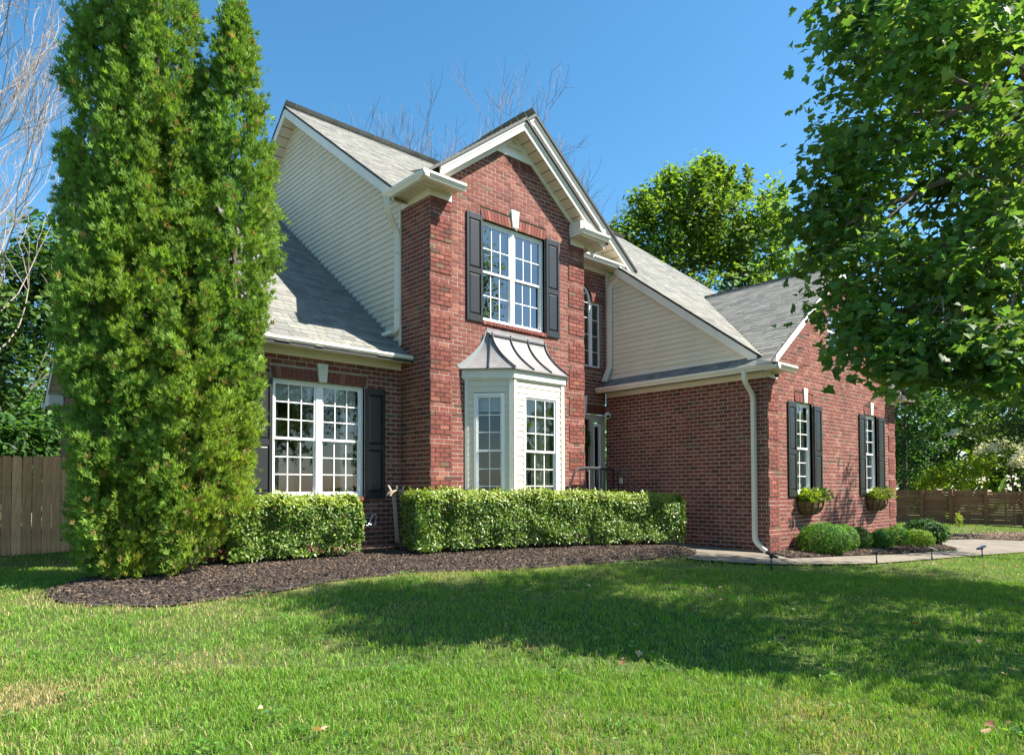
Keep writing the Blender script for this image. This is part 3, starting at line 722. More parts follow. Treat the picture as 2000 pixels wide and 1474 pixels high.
# apex siding of the tower gable
def siding(polyfn, axis, const, z0, z1, nrm, e=.1143, name='siding_board', parent=HX, lo=None):
    """polyfn(z)->(a,b) interval along axis ('x' or 'y'); wall plane const; one board per course"""
    z = z0; nrm = np.array(nrm, float); k = 0
    while z < z1 - .01:
        zt = min(z + e, z1); A = polyfn(z + 1e-3); B = polyfn(zt - 1e-3)
        if A is None and B is None: z += e; continue
        if A is None or A[1] - A[0] < .02: A = ((B[0] + B[1]) / 2 - .01, (B[0] + B[1]) / 2 + .01)
        if B is None or B[1] - B[0] < .02: B = ((A[0] + A[1]) / 2 - .01, (A[0] + A[1]) / 2 + .01)
        P_ = (lambda a, zz, n: np.array((a, const, zz)) + nrm * n) if axis == 'x' else (lambda a, zz, n: np.array((const, a, zz)) + nrm * n)
        half = e * .5
        vs = [P_(A[0], z, 0), P_(A[1], z, 0), P_(B[1], zt, 0), P_(B[0], zt, 0), P_(A[0], z - .004, .026), P_(A[1], z - .004, .026), P_(B[1], zt, .003), P_(B[0], zt, .003)]
        fs = [(4, 5, 6, 7), (0, 4, 7, 3), (1, 2, 6, 5), (0, 1, 5, 4), (2, 3, 7, 6)]
        t = np.cross(vs[5] - vs[4], vs[7] - vs[4])
        if np.dot(t, nrm) < 0: fs = [f[::-1] for f in fs]
        j = R_.uniform(.97, 1.03); mb = MB(); mb.add(vs, fs, (j, j, j)); mb.build(name, M['siding'], parent)
        z += e; k += 1
def tri_tower(z):
    h = (zTL(2.0) - .30 - z) / .755
    return (2 - h, 2 + h) if h > .03 else None
siding(tri_tower, 'x', -.004, 7.58, 7.90, (0, -1, 0))
mb = MB(); mb.box(2 - .48, 2 + .48, -.03, -.002, 7.502, 7.60); trim(mb, 'gable_band')
def tri_g2(z):
    b = 3.0 + (zG2(3.0) - .26 - z) / .755; return (4.1, b) if b > 4.13 else None
siding(tri_g2, 'x', .86, 6.42, 8.0, (0, -1, 0))
# big left gable siding
def gab(z):
    a = max(.905, 5.25 - (9.88 - .23 - z) / .744); b = min((z - 3.0) / .742, 5.25 + (9.88 - .23 - z) / .744)
    return (a, b) if b - a > .02 else None
siding(gab, 'y', -.002, 3.70, 9.64, (-1, 0, 0))
# its rake (faces -x), overhang to x=-.32
def rake_x(ya, yb, zf, xfront, xwall, fr=.10, dirn=-1):
    d3 = np.array((0, yb - ya, zf(yb) - zf(ya)))
    mb = board((xfront, ya, zf(ya)), (xfront, yb, zf(yb)), -.052, -.245, (-dirn, 0, 0), .022); trim(mb, 'rake_board')
    n = max(2, int(abs(yb - ya) / .19)); soffit(np.array((xfront + .023, ya, zf(ya) - .222)), d3, np.array((xwall - xfront - .046, 0, 0)), n)
    mb = board((xwall - .023, ya, zf(ya)), (xwall - .023, yb, zf(yb)), -.205, -.205 - fr * .5, (1, 0, 0), .02); trim(mb, 'frieze_board')
rake_x(.66, 5.25, zMain, -.33, 0); rake_x(9.4, 5.25, zMain, -.33, 0)
rake_x(.60, 6.8, zR1, XL + .01, -3.5); rake_x(12.5, 6.8, zLR, XL + .01, -3.5)
mb = MB(); mb.box(-3.84, -3.51, 11.9, 12.5, zLR(12.3) - .30, zLR(12.3) - .02); trim(mb, 'return_box')
mb = MB(); mb.box(-3.9, -3.8, 12.53, 12.66, zLR(12.5) - .16, zLR(12.5) - .02); trim(mb, 'gutter_end')
# step flashing strip along the left roof
mb = MB(); mb.prism([(-.02, .95, zR1(.95) + .015), (-.02, 6.7, zR1(6.7) + .015), (-.02, 6.7, zR1(6.7) + .06), (-.02, .95, zR1(.95) + .06)], (.016, 0, 0)); mb.build('step_flashing', M['steel'], HX)
# garage upper siding
def gsid(z):
    a = 5.25 - (9.88 - .24 - z) / .744; return (a, .87) if .87 - a > .02 else None
siding(gsid, 'y', 5.878, 3.70, 6.215, (-1, 0, 0))
mb = board((5.80, -2.98, zMain(-2.98)), (5.80, .62, zMain(.62)), -.052, -.245, (1, 0, 0), .022); trim(mb, 'rake_board')
mb = board((5.822, -2.98, zMain(-2.98)), (5.822, .62, zMain(.62)), -.20, -.235, (1, 0, 0), .055); trim(mb, 'rake_board')
mb = MB(); mb.box(5.848, 5.862, -2.7, .85, 3.69, 3.735); trim(mb, 'base_trim')
mb = MB(); mb.box(5.835, 5.862, .845, .878, 3.72, 6.22); mb.box(5.80, 5.834, .862, .878, 3.72, 6.22); trim(mb, 'corner_trim')
mb = MB(); mb.box(5.81, 6.40, .553, .572, 6.16, 6.40); trim(mb, 'fascia')
mb = MB(); mb.box(-.03, -.003, .895, .93, 3.75, 6.30); trim(mb, 'corner_trim')
# garage rake (tight to the brick)
for xa, xb, zf in ((5.98, GXC, zGL), (2 * GXC - 5.98, GXC, zGR)):
    mb = board((xa, -3.30, zf(xa)), (xb, -3.30, zf(xb)), -.05, -.23, (0, 1, 0), .098); mb.build('rake_board', M['white'], HX)

# downspouts
def curve(pts, n=6, r=.12):
    out = [np.array(pts[0], float)]
    for i in range(1, len(pts) - 1):
        a, b, c = (np.array(pts[j], float) for j in (i - 1, i, i + 1)); ra = min(r, np.linalg.norm(a - b) * .45); rc = min(r, np.linalg.norm(c - b) * .45)
        p = b + (a - b) / np.linalg.norm(a - b) * ra; q = b + (c - b) / np.linalg.norm(c - b) * rc
        for k in range(n + 1): t = k / n; out.append((1 - t) ** 2 * p + 2 * t * (1 - t) * b + t * t * q)
    out.append(np.array(pts[-1], float)); return out
def downspout(pts, ad, straps):
    mb = MB(); mb.rtube(curve(pts), ad, .05, .036); o = mb.build('downspout', M['trim'], HX)
    for p in straps:
        mb = MB(); mb.box(p[0] - .055, p[0] + .055, p[1] - .055, p[1] + .055, p[2] - .004, p[2] + .004); mb.build('seam_band', M['soffit'], o)
downspout([(-.385, .78, 6.30), (-.385, .78, 6.08), (-.06, .955, 5.82), (-.06, .955, 3.98), (-.17, 1.22, 3.93)], (.54, .84, 0) if False else np.array((.84, -.54, 0)) * 1.0, [(-.06, .955, 5.4), (-.06, .955, 4.35)])
downspout([(5.86, .50, 6.33), (5.86, .50, 6.10), (5.80, .76, 5.92), (5.80, .76, 4.0), (5.62, .80, 3.62)], np.array((0, 1., 0)), [(5.80, .76, 5.3), (5.80, .76, 4.4)])
downspout([(5.40, -2.93, 3.36), (5.40, -2.93, 3.14), (5.735, -2.93, 2.9), (5.735, -2.93, 0.02), (5.735, -3.16, -.16)], np.array((0.06, .998, 0)) if False else np.array((1., 0, 0)), [(5.735, -2.93, 2.5), (5.735, -2.93, .35)])

# ------------------------------------------------------------------ windows
def window(w, u0, u1, z0, z1, units, cols, rows, rec=.066, glass='glass', blind=.0, blind_full=False, curt=True, room=1.8, name='window', proud=False, parent=HX, side_room=.35, cw=(.13, .16), cd=.28):
    """units: number of double-hung units side by side in the opening"""
    P = lambda u, z, n: w.p(u, z, n)
    def bx(mb, a, b, c, d, n0, n1): mb.ob(P(a, c, n0), w.U * (b - a), UP * (d - c), w.N * (n1 - n0))
    FW = .048; mb = MB(); n0, n1 = -rec - .05, -rec
    bx(mb, u0, u0 + FW, z0, z1, n0, n1); bx(mb, u1 - FW, u1, z0, z1, n0, n1); bx(mb, u0 + FW, u1 - FW, z1 - FW, z1, n0, n1); bx(mb, u0 + FW, u1 - FW, z0, z0 + FW, n0, n1 + .015)
    wu = (u1 - u0 - 2 * FW); mull = .10 if units > 1 else 0; uw = (wu - mull * (units - 1)) / units; L = []
    for i in range(units):
        a = u0 + FW + i * (uw + mull); L.append((a, a + uw))
        if i: bx(mb, a - mull, a, z0 + FW, z1 - FW, n0, n1 - .004)
    # jambs lining the opening
    bx(mb, u0 - .004, u0, z0, z1, n0 - .08, -.012); bx(mb, u1, u1 + .004, z0, z1, n0 - .08, -.012); bx(mb, u0, u1, z1, z1 + .004, n0 - .08, -.012)
    win = mb.build(name, M['white'], parent)
    zm = (z0 + z1) / 2; RW = .034
    for a, b in L:
        for si, (c, d, nn) in enumerate(((zm - .02, z1 - FW, n1 - .018), (z0 + FW, zm + .02, n1 - .045))):
            mb = MB(); s0, s1 = nn - .026, nn
            bx(mb, a, a + RW, c, d, s0, s1); bx(mb, b - RW, b, c, d, s0, s1); bx(mb, a + RW, b - RW, d - RW, d, s0, s1); bx(mb, a + RW, b - RW, c, c + RW + .006, s0, s1)
            gw = (b - a - 2 * RW); gh = d - c - 2 * RW - .006; mw = .017
            for k in range(1, cols): q = a + RW + gw * k / cols; bx(mb, q - mw / 2, q + mw / 2, c + RW, d - RW, s0 + .006, s1 - .004)
            for k in range(1, rows): q = c + RW + .006 + gh * k / rows; bx(mb, a + RW, b - RW, q - mw / 2, q + mw / 2, s0 + .0065, s1 - .0045)
            mb.build('sash', M['white'], win)
            pm = None
            for ci in range(cols):
                for ri in range(rows):
                    ua, ub = a + RW + gw * ci / cols, a + RW + gw * (ci + 1) / cols; za, zb = c + RW + .006 + gh * ri / rows, c + RW + .006 + gh * (ri + 1) / rows
                    pc = P((ua + ub) / 2, (za + zb) / 2, nn - .013)
                    if pm is None:
                        t1, t2 = R_.uniform(-.004, .004), R_.uniform(-.004, .004)
                        vs = [P(u, z, nn - .013 + t1 * (1 if u == ub else -1) * 0 + 0) - pc for u, z in ((ua, za), (ub, za), (ub, zb), (ua, zb))]
                        pm = bpy.data.meshes.new('pane'); pm.from_pydata([tuple(v) for v in vs], [], [(0, 1, 2, 3)]); pm.materials.append(M[glass])
                    _link(bpy.data.objects.new('pane', pm), win, pc)
        if blind:
            mb = MB(); zb = z1 - FW - .02; hh = blind if not blind_full else (z1 - z0 - .1); n = int(hh / (.018 if not blind_full else .032)); st = hh / n
            bx(mb, a + .02, b - .02, zb - .03, zb, n1 - .16, n1 - .115)
            for k in range(n):
                zz = zb - .03 - k * st
                if blind_full: mb.ob(P(a + .03, zz, n1 - .115), w.U * (b - a - .06), UP * (-.03) + w.N * .045, UP * .003)
                else: bx(mb, a + .03, b - .03, zz - .0135, zz - .001, n1 - .155 + .006 * (k % 2), n1 - .125)
            bx(mb, a + .03, b - .03, zb - .03 - hh - .02, zb - .03 - hh, n1 - .158, n1 - .122)
            mb.build('blind', M['blind'], win)
    if curt:
        for a, b in ((u0 + .02, u0 + .02 + (u1 - u0) * cw[0]), (u1 - .02 - (u1 - u0) * cw[1], u1 - .02)):
            mb = MB(); n = 14
            for k in range(n):
                q0, q1 = a + (b - a) * k / n, a + (b - a) * (k + 1) / n; d0, d1 = n1 - cd - .025 * math.sin(k * 1.9), n1 - cd - .025 * math.sin((k + 1) * 1.9)
                mb.add([P(q0, z0 - .2, d0), P(q1, z0 - .2, d1), P(q1, z1 + .1, d1), P(q0, z1 + .1, d0)], [(0, 1, 2, 3)])
            mb.build('curtain', M['curtain'], win)
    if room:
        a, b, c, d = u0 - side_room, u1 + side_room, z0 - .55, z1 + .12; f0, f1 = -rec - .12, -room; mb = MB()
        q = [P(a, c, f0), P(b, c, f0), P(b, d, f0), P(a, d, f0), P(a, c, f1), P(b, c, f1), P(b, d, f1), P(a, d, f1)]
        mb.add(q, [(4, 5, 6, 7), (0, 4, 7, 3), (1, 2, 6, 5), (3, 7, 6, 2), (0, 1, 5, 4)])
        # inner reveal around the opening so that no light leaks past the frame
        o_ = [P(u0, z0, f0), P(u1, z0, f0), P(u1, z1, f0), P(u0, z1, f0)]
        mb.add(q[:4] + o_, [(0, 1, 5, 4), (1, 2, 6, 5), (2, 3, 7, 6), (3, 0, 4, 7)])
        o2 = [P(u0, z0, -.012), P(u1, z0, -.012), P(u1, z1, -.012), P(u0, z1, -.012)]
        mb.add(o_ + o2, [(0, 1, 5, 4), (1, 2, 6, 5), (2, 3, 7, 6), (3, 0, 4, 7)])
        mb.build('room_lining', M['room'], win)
    return win
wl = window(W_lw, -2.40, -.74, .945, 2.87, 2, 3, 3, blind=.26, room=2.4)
mb = MB()                                             # armchair seen through the left window
mb.ob((-2.05, 1.75, .35), (.62, .05, 0), (0, .6, 0), (0, 0, .45)); mb.ob((-2.0, 2.15, .6), (.58, .05, 0), (0, .16, 0), (.03, .12, 1.22)); mb.build('armchair_back', M['sofa'], wl, bevel=.05)
window(W_tower, 1.19, 2.84, 4.205, 6.11, 2, 3, 2, blind=.44, glass='glass_up', room=1.8, curt=False)
window(W_gf, 6.98, 7.79, .945, 2.87, 1, 2, 3, blind=.5, blind_full=True, curt=False, room=1.2)
window(W_gf, 10.68, 11.50, .945, 2.87, 1, 2, 3, blind=.5, blind_full=True, curt=False, room=1.2)
window(W_gf, 8.62, 9.9, 4.18, 5.12, 1, 3, 2, curt=False, room=1.0)

def shutter(w, u0, u1, z0, z1):
    mb = MB(); P = w.p; bx = lambda a, b, c, d, n0, n1: mb.ob(P(a, c, n0), w.U * (b - a), UP * (d - c), w.N * (n1 - n0))
    st = .055; zmid = z0 + (z1 - z0) * .47
    bx(u0, u0 + st, z0, z1, .008, .036); bx(u1 - st, u1, z0, z1, .008, .036)
    for c, d in ((z0, z0 + .13), (zmid - .05, zmid + .05), (z1 - .11, z1)): bx(u0 + st, u1 - st, c, d, .008, .035)
    o = mb.build('shutter', M['shutter'], HX, bevel=.004)
    for c, d in ((z0 + .13, zmid - .05), (zmid + .05, z1 - .11)):
        pb = MB(); a, b = u0 + st, u1 - st; i = .035
        A = [P(x, z, .012) for x, z in ((a, c), (b, c), (b, d), (a, d))]; B = [P(x, z, .016) for x, z in ((a + .012, c + .012), (b - .012, c + .012), (b - .012, d - .012), (a + .012, d - .012))]
        D = [P(x, z, .03) for x, z in ((a + i, c + i), (b - i, c + i), (b - i, d - i), (a + i, d - i))]
        pb.add(A + B + D, [(0, 1, 5, 4), (1, 2, 6, 5), (2, 3, 7, 6), (3, 0, 4, 7), (4, 5, 9, 8), (5, 6, 10, 9), (6, 7, 11, 10), (7, 4, 8, 11), (8, 9, 10, 11)])
        pb.build('panel', M['shutter'], o)
for w, a, b, c, d in ((W_lw, -2.785, -2.41, .90, 2.85), (W_lw, -.725, -.335, .90, 2.85), (W_tower, .80, 1.18, 4.15, 6.15), (W_tower, 2.855, 3.235, 4.15, 6.15),
                      (W_gf, 6.60, 6.97, .89, 2.845), (W_gf, 7.81, 8.19, .89, 2.845), (W_gf, 10.29, 10.66, .89, 2.85), (W_gf, 11.52, 11.92, .89, 2.85)): shutter(w, a, b, c, d)

# entry arched window
mb = MB(); Pn = W_en.p
def fbox(m_, a, b, c, d, n0, n1, w=W_en): m_.ob(w.p(a, c, n0), w.U * (b - a), UP * (d - c), w.N * (n1 - n0))
for a, b in ((4.205, 4.24), (4.46, 4.56), (5.26, 5.36), (5.59, 5.625)): fbox(mb, a, b, 3.94, 5.49, -.11, -.05)
for a, b in ((4.24, 4.46), (4.56, 5.26), (5.36, 5.59)): fbox(mb, a, b, 3.94, 3.985, -.11, -.05)
for a, b in ((4.24, 4.46), (5.36, 5.59)): fbox(mb, a, b, 5.445, 5.49, -.11, -.05)
NA = 18
for i in range(NA):
    a0, a1 = math.pi * i / NA, math.pi * (i + 1) / NA
    for r0, r1 in ((.345, .40),):
        q = [(AXC + r * math.cos(a), ASP + r * math.sin(a)) for r, a in ((r0, a0), (r1, a0), (r1, a1), (r0, a1))]
        mb.prism([Pn(x, z, -.11) for x, z in q], W_en.N * .06)
aw = mb.build('arched_window', M['white'], HX)
mb = MB(); mw = .014
for z in (4.33, 4.72, 5.11, 5.47): fbox(mb, 4.56, 5.26, z - mw / 2, z + mw / 2, -.085, -.07); 
for z in (4.32, 4.70, 5.08):
    for a, b in ((4.24, 4.46), (5.36, 5.59)): fbox(mb, a, b, z - mw / 2, z + mw / 2, -.085, -.07)
fbox(mb, 4.91 - mw / 2, 4.91 + mw / 2, 3.985, 5.49, -.0855, -.0705)
for an in (40, 90, 140):
    a = math.radians(an); d = np.array((math.cos(a), math.sin(a)))
    q0 = np.array((AXC, ASP)) + d * .02; q1 = np.array((AXC, ASP)) + d * .345; nn = np.array((-d[1], d[0])) * mw / 2
    mb.prism([Pn(*(q0 - nn), -.0845), Pn(*(q1 - nn), -.0845), Pn(*(q1 + nn), -.0845), Pn(*(q0 + nn), -.0845)], W_en.N * .014)
mb.build('muntin_grid', M['white'], aw)
for a, b, c, d in ((4.24, 4.46, 3.985, 5.445), (4.56, 5.26, 3.985, 5.49), (5.36, 5.59, 3.985, 5.445)):
    mb = MB(); mb.add([Pn(a, c, -.08), Pn(b, c, -.08), Pn(b, d, -.08), Pn(a, d, -.08)], [(0, 1, 2, 3)]); mb.build('pane', M['glass'], aw)
mb = MB(); mb.add([Pn(AXC + .345 * math.cos(math.pi * i / NA), ASP + .345 * math.sin(math.pi * i / NA), -.08) for i in range(NA + 1)], [tuple(range(NA + 1))]); mb.build('pane', M['glass'], aw)
mb = MB()
mb.add([Pn(a, z, n) for n in (-.12, -1.2) for a, z in ((4.05, 3.8), (5.75, 3.8), (5.75, 6.0), (4.05, 6.0))], [(4, 5, 6, 7), (0, 4, 7, 3), (1, 2, 6, 5), (3, 7, 6, 2), (0, 1, 5, 4)]); mb.build('room_lining', M['room'], aw)
mb = MB(); fbox(mb, 5.44, 5.50, 3.9, 5.6, -.24, -.20); fbox(mb, 5.05, 5.2, 3.9, 5.6, -.24, -.20); mb.build('curtain', M['curtain'], aw)

# front door, sidelight, porch
mb = MB(); 
for a, b in ((4.18, 4.27), (5.235, 5.36), (5.66, 5.788)): fbox(mb, a, b, .56, 2.825, -.14, -.03)
fbox(mb, 4.27, 5.235, 2.70, 2.825, -.14, -.03); fbox(mb, 5.36, 5.66, 2.66, 2.825, -.14, -.04); fbox(mb, 5.36, 5.66, .56, .95, -.14, -.06)
dr = mb.build('entry_frame', M['tanframe'], HX)
mb = MB()
for a, b in ((5.37, 5.42), (5.60, 5.65)): fbox(mb, a, b, .96, 2.61, -.12, -.05)
for c, d in ((.96, 1.03), (2.55, 2.61)): fbox(mb, 5.42, 5.60, c, d, -.12, -.05)
mb.build('sidelight_sash', M['white'], dr)
mb = MB(); fbox(mb, 5.42, 5.60, 1.03, 2.55, -.09, -.085); mb.build('pane', M['glass'], dr)
mb = MB(); fbox(mb, 5.37, 5.65, .96, 2.61, -.5, -.45); mb.build('room_lining', M['room'], dr)
mb = MB(); fbox(mb, 4.275, 5.23, .57, 2.695, -.13, -.085)
for c, d in ((.75, 1.35), (1.5, 2.55)):
    for a, b in ((4.4, 4.70), (4.81, 5.11)): fbox(mb, a, b, c, d, -.085, -.077)
fd = mb.build('front_door', M['door'], HX, bevel=.004)
mb = MB(); mb.lathe((5.16, .88 + .05, 1.5), [(.012, -.03), (.03, -.02), (.03, .02), (.012, .03)], 10); mb.build('door_knob', M['steel'], fd)
mb = MB(); mb.box(3.35, 5.78, -.34, -.003, -.1, .55); mb.box(4.03, 5.78, -.003, .87, -.1, .55)
for i in range(3): mb.box(4.62, 5.72, -.34 - .3 * (i + 1), -.34 - .3 * i - .002, -.2, .55 - .17 * (i + 1))
mb.build('porch_step', M['concrete'], HX)

# bay window
mb = MB(); _q = [(.86, .03), (3.24, .03), (3.24, 2.4), (.86, 2.4)]
mb.add([(x, y, z) for z in (.22, 3.03) for x, y in _q], [(3, 2, 1, 0), (4, 5, 6, 7), (1, 2, 6, 5), (2, 3, 7, 6), (3, 0, 4, 7)])
mb.add([(1.30, -.5, .3), (2.8, -.5, .3), (2.8, .05, .3), (1.30, .05, .3)], [(0, 1, 2, 3)]); mb.build('room_lining', M['room2'], HX)
bay_pts = [(.77, 0), (1.39, -.62), (2.70, -.62), (3.32, 0)]
def ring(off):
    k = off; c45 = k * math.tan(math.radians(22.5))
    return [(.77 - k * 1.414, 0), (1.39 - c45, -.62 - k), (2.70 + c45, -.62 - k), (3.32 + k * 1.414, 0)]
mb = MB(); r0 = ring(0); inn = ring(-.04)
for i in range(3):
    a, b = r0[i], r0[i + 1]
    d = np.array(b) - np.array(a); L = np.linalg.norm(d); d = d / L; n = np.array((d[1], -d[0]))
    n = n if n[1] < 0 or (i == 1) else -n
    wv = Wall((a[0], a[1], 0), (d[0], d[1], 0), (n[0], n[1], 0))
    wo0, wo1, sash_c = {0: (.165, .725, 2), 1: (.24, 1.14, 3), 2: (.15, .71, 2)}[i]
    bay_part = MB()
    z = .30; boards = []
    while z < 3.05:
        zt = min(z + .1143, 3.06)
        for q0, q1 in sub([(.0, L)], wo0, wo1) if (z + .057 > .70 and z + .057 < 2.80) else [(0, L)]:
            bb = MB(); jj = R_.uniform(.97, 1.03)
            vs = [wv.p(q0, z, -.02), wv.p(q1, z, -.02), wv.p(q1, zt, -.02), wv.p(q0, zt, -.02), wv.p(q0, z, .012), wv.p(q1, z, .012), wv.p(q1, zt, .001), wv.p(q0, zt, .001)]
            bb.add(vs, [(4, 5, 6, 7), (0, 4, 7, 3), (1, 2, 6, 5), (0, 1, 5, 4), (2, 3, 7, 6)], (jj, jj, jj)); bb.build('siding_board', M['siding'], HX)
        z += .1143
    window(wv, wo0, wo1, .72, 2.80, 1, sash_c, 3, rec=-.018, blind=.24 if i else .2, curt=(i == 1), room=0, name='bay_window', side_room=.0, cw=(.26, .60), cd=.17)
    # corner posts and cap
    tb = MB()
    for q0, q1 in ((0, .055), (L - .075, L)): tb.ob(wv.p(q0, .3, .002), wv.U * (q1 - q0), UP * 2.77, wv.N * .024)
    trim(tb, 'corner_trim')
for off, z0_, z1_, m_, nm in ((.05, 3.07, 3.235, 'trim', 'bay_fascia'), (.005, .05, .30, 'trim', 'bay_base'), (.03, 3.04, 3.069, 'trim', 'bay_moulding')):
    rg = ring(off); mb = MB(); mb.prism([(x, y, z0_) for x, y in rg], (0, 0, z1_ - z0_)); mb.build(nm, M[m_], HX)
bot = ring(.10); topp = [(1.27, -.03), (1.33, -.10), (2.71, -.10), (2.77, -.03)]
def bayroof(i, s, t):
    f = (1 - t) ** 1.75; z = 3.24 + .72 * t
    b = np.array(bot[i]) * (1 - s) + np.array(bot[i + 1]) * s; a = np.array(topp[i]) * (1 - s) + np.array(topp[i + 1]) * s
    p = a + (b - a) * f; return np.array((p[0], p[1], z))
mb = MB(); NT = 14
for i in range(3):
    for k in range(NT):
        q = [bayroof(i, s, t) for s, t in ((0, k / NT), (1, k / NT), (1, (k + 1) / NT), (0, (k + 1) / NT))]
        mb.add(q, [(0, 1, 2, 3)])
mb.prism([(x, y, 3.238) for x, y in bot], (0, 0, -.02))
br = mb.build('bay_roof', M['metal'], HX, smooth=False)
for i, s in ((0, .52), (0, 1.0), (1, .335), (1, .665), (2, 0.0), (2, .5)):
    mb = MB(); pts = [bayroof(min(i, 2), s, k / NT) + np.array((0, -.012, .016)) for k in range(NT + 1)]
    mb.tube(pts, .015, 6); mb.build('standing_seam', M['seam'], br)
mb = MB(); mb.box(1.27, 2.77, -.11, -.004, 3.955, 3.972)
mb.prism([(1.25, -.012, 3.97), (2.79, -.012, 3.97), (2.76, -.012, 4.07), (1.28, -.012, 4.07)], (0, -.012, 0)); mb.prism([(1.27, -.02, 4.0), (2.77, -.02, 4.0), (2.77, -.115, 3.93), (1.27, -.115, 3.93)], (0, 0, .012)); mb.build('top_flashing', M['metal'], br)
mb = MB()
mb.box(1.29, 2.75, -.125, -.117, 3.915, 3.935); mb.build('standing_seam', M['seam'], br)
# flashing curves on the brick either side
for sgn, i, s in ((-1, 0, 0.), (1, 2, 1.)):
    mb = MB()
    for k in range(NT):
        a, b = bayroof(i, s, k / NT), bayroof(i, s, (k + 1) / NT)
        nA = np.array((sgn * .045, 0, .05)); mb.add([a + (0, -.004, 0), b + (0, -.004, 0), b + nA + (0, -.01, 0), a + nA + (0, -.01, 0)], [(0, 1, 2, 3)])
    mb.build('side_flashing', M['steel'], br)

# ------------------------------------------------------------------ small fixtures on the house (each a thing)
rl = thing('porch_railing', 'black iron railing with painted sunlit streak on top beside the front door', 'railing', (4.3, -.28, .55))
mb = MB(); mb.tube(curve([(3.2, -.28, 1.0), (3.42, -.28, 1.49), (4.60, -.28, 1.49), (4.62, -.45, 1.44), (4.62, -1.15, .95)], 5, .15), .021, 8); mb.build('top_rail', M['iron'], rl)
mb = MB(); mb.box(3.66, 4.40, -.305, -.255, 1.512, 1.525); mb.build('sunlit_streak', M['steel'], rl)  # pale strip over the black rail: sunlight put into the colour
for x in (3.55, 3.72, 3.84, 3.96, 4.08, 4.20, 4.32, 4.44): 
    mb = MB(); mb.box(x - .008, x + .008, -.288, -.272, .55, 1.48); mb.build('baluster', M['steel'] if x in (3.84,) else M['iron'], rl)
for y, zt, zb in ((-.28, 1.53, .55), (-1.12, 1.0, .05)):
    mb = MB(); mb.box(4.60, 4.64, y - .02, y + .02, zb, zt); mb.build('post', M['iron'], rl)
for k in range(5):
    y = -.42 - k * .13; mb = MB(); mb.box(4.612, 4.628, y - .008, y + .008, .3 - k * .06, 1.45 - (-(y) - .45) * .7); mb.build('baluster', M['iron'], rl)

wr = MB(); nwr = 420
th = NP.uniform(0, 2 * np.pi, nwr); ph = NP.uniform(0, 2 * np.pi, nwr)
cx = 4.87 + (.19 + .07 * np.cos(ph)) * np.cos(th); cz = 2.24 + (.19 + .07 * np.cos(ph)) * np.sin(th); cy = .955 - .05 + .06 * np.sin(ph) - .06
LEAF_V = [(0, 0, 0), (.5, .28, .1), (1, 0, 0), (.5, -.28, .1)]; LEAF_F = [(0, 1, 2), (0, 2, 3)]
V, F, C_ = scatter(LEAF_V, LEAF_F, np.column_stack([cx, cy, cz]), frames(NP.normal(size=(nwr, 3))), NP.uniform(.06, .10, nwr), np.array([(.07, .14, .015)]) * NP.uniform(.6, 1.4, (nwr, 1)))
tag(npmesh('wreath', V, F, C_, M['leaf']), 'round green leaf wreath hanging on the dark front door', 'wreath')

def dome(loc, label, n):
    o = thing('security_camera', label, 'camera', loc); mb = MB(); mb.lathe(loc, [(.02, .03), (.06, .03), (.06, -.01), (.05, -.02)], 16); mb.build('housing', M['white_plastic'], o, smooth=False)
    mb = MB(); mb.lathe(loc, [(.048, -.018), (.045, -.05), (.03, -.075), (.008, -.085)], 16); mb.build('dome_lens', M['lens'], o, smooth=True)
dome((5.98, -3.30, 3.33), 'black dome security camera under the garage roof corner', 0)
dome((-3.66, 11.3, zLR(11.3) - .26), 'white dome security camera under the left wing rear eave', 1)
bc = thing('security_camera', 'white round security camera on brick beside the front door', 'camera', (5.79, .76, 2.8))
mb = MB(); mb.tube([(5.785, .76, 2.82), (5.70, .74, 2.82)], .045, 12); mb.build('mount', M['white_plastic'], bc)
mb = MB(); mb.lathe((5.65, .72, 2.80), [(.02, -.085), (.06, -.065), (.08, -.02), (.08, .03), (.055, .07), (.02, .085)], 14); mb.build('camera_body', M['white_plastic'], bc, smooth=True)
mb = MB(); mb.tube([(5.60, .66, 2.78), (5.585, .645, 2.775)], .035, 10); mb.build('lens', M['lens'], bc)
ob = thing('outlet_box', 'small white outdoor outlet box on the garage brick wall behind the railing', 'outlet', (5.77, .42, 1.2))
mb = MB(); mb.box(5.745, 5.787, .36, .47, 1.19, 1.33); mb.build('cover', M['white_plastic'], ob, bevel=.006); mb = MB(); mb.box(5.738, 5.744, .385, .445, 1.21, 1.31); mb.build('lid', M['soffit'], ob)

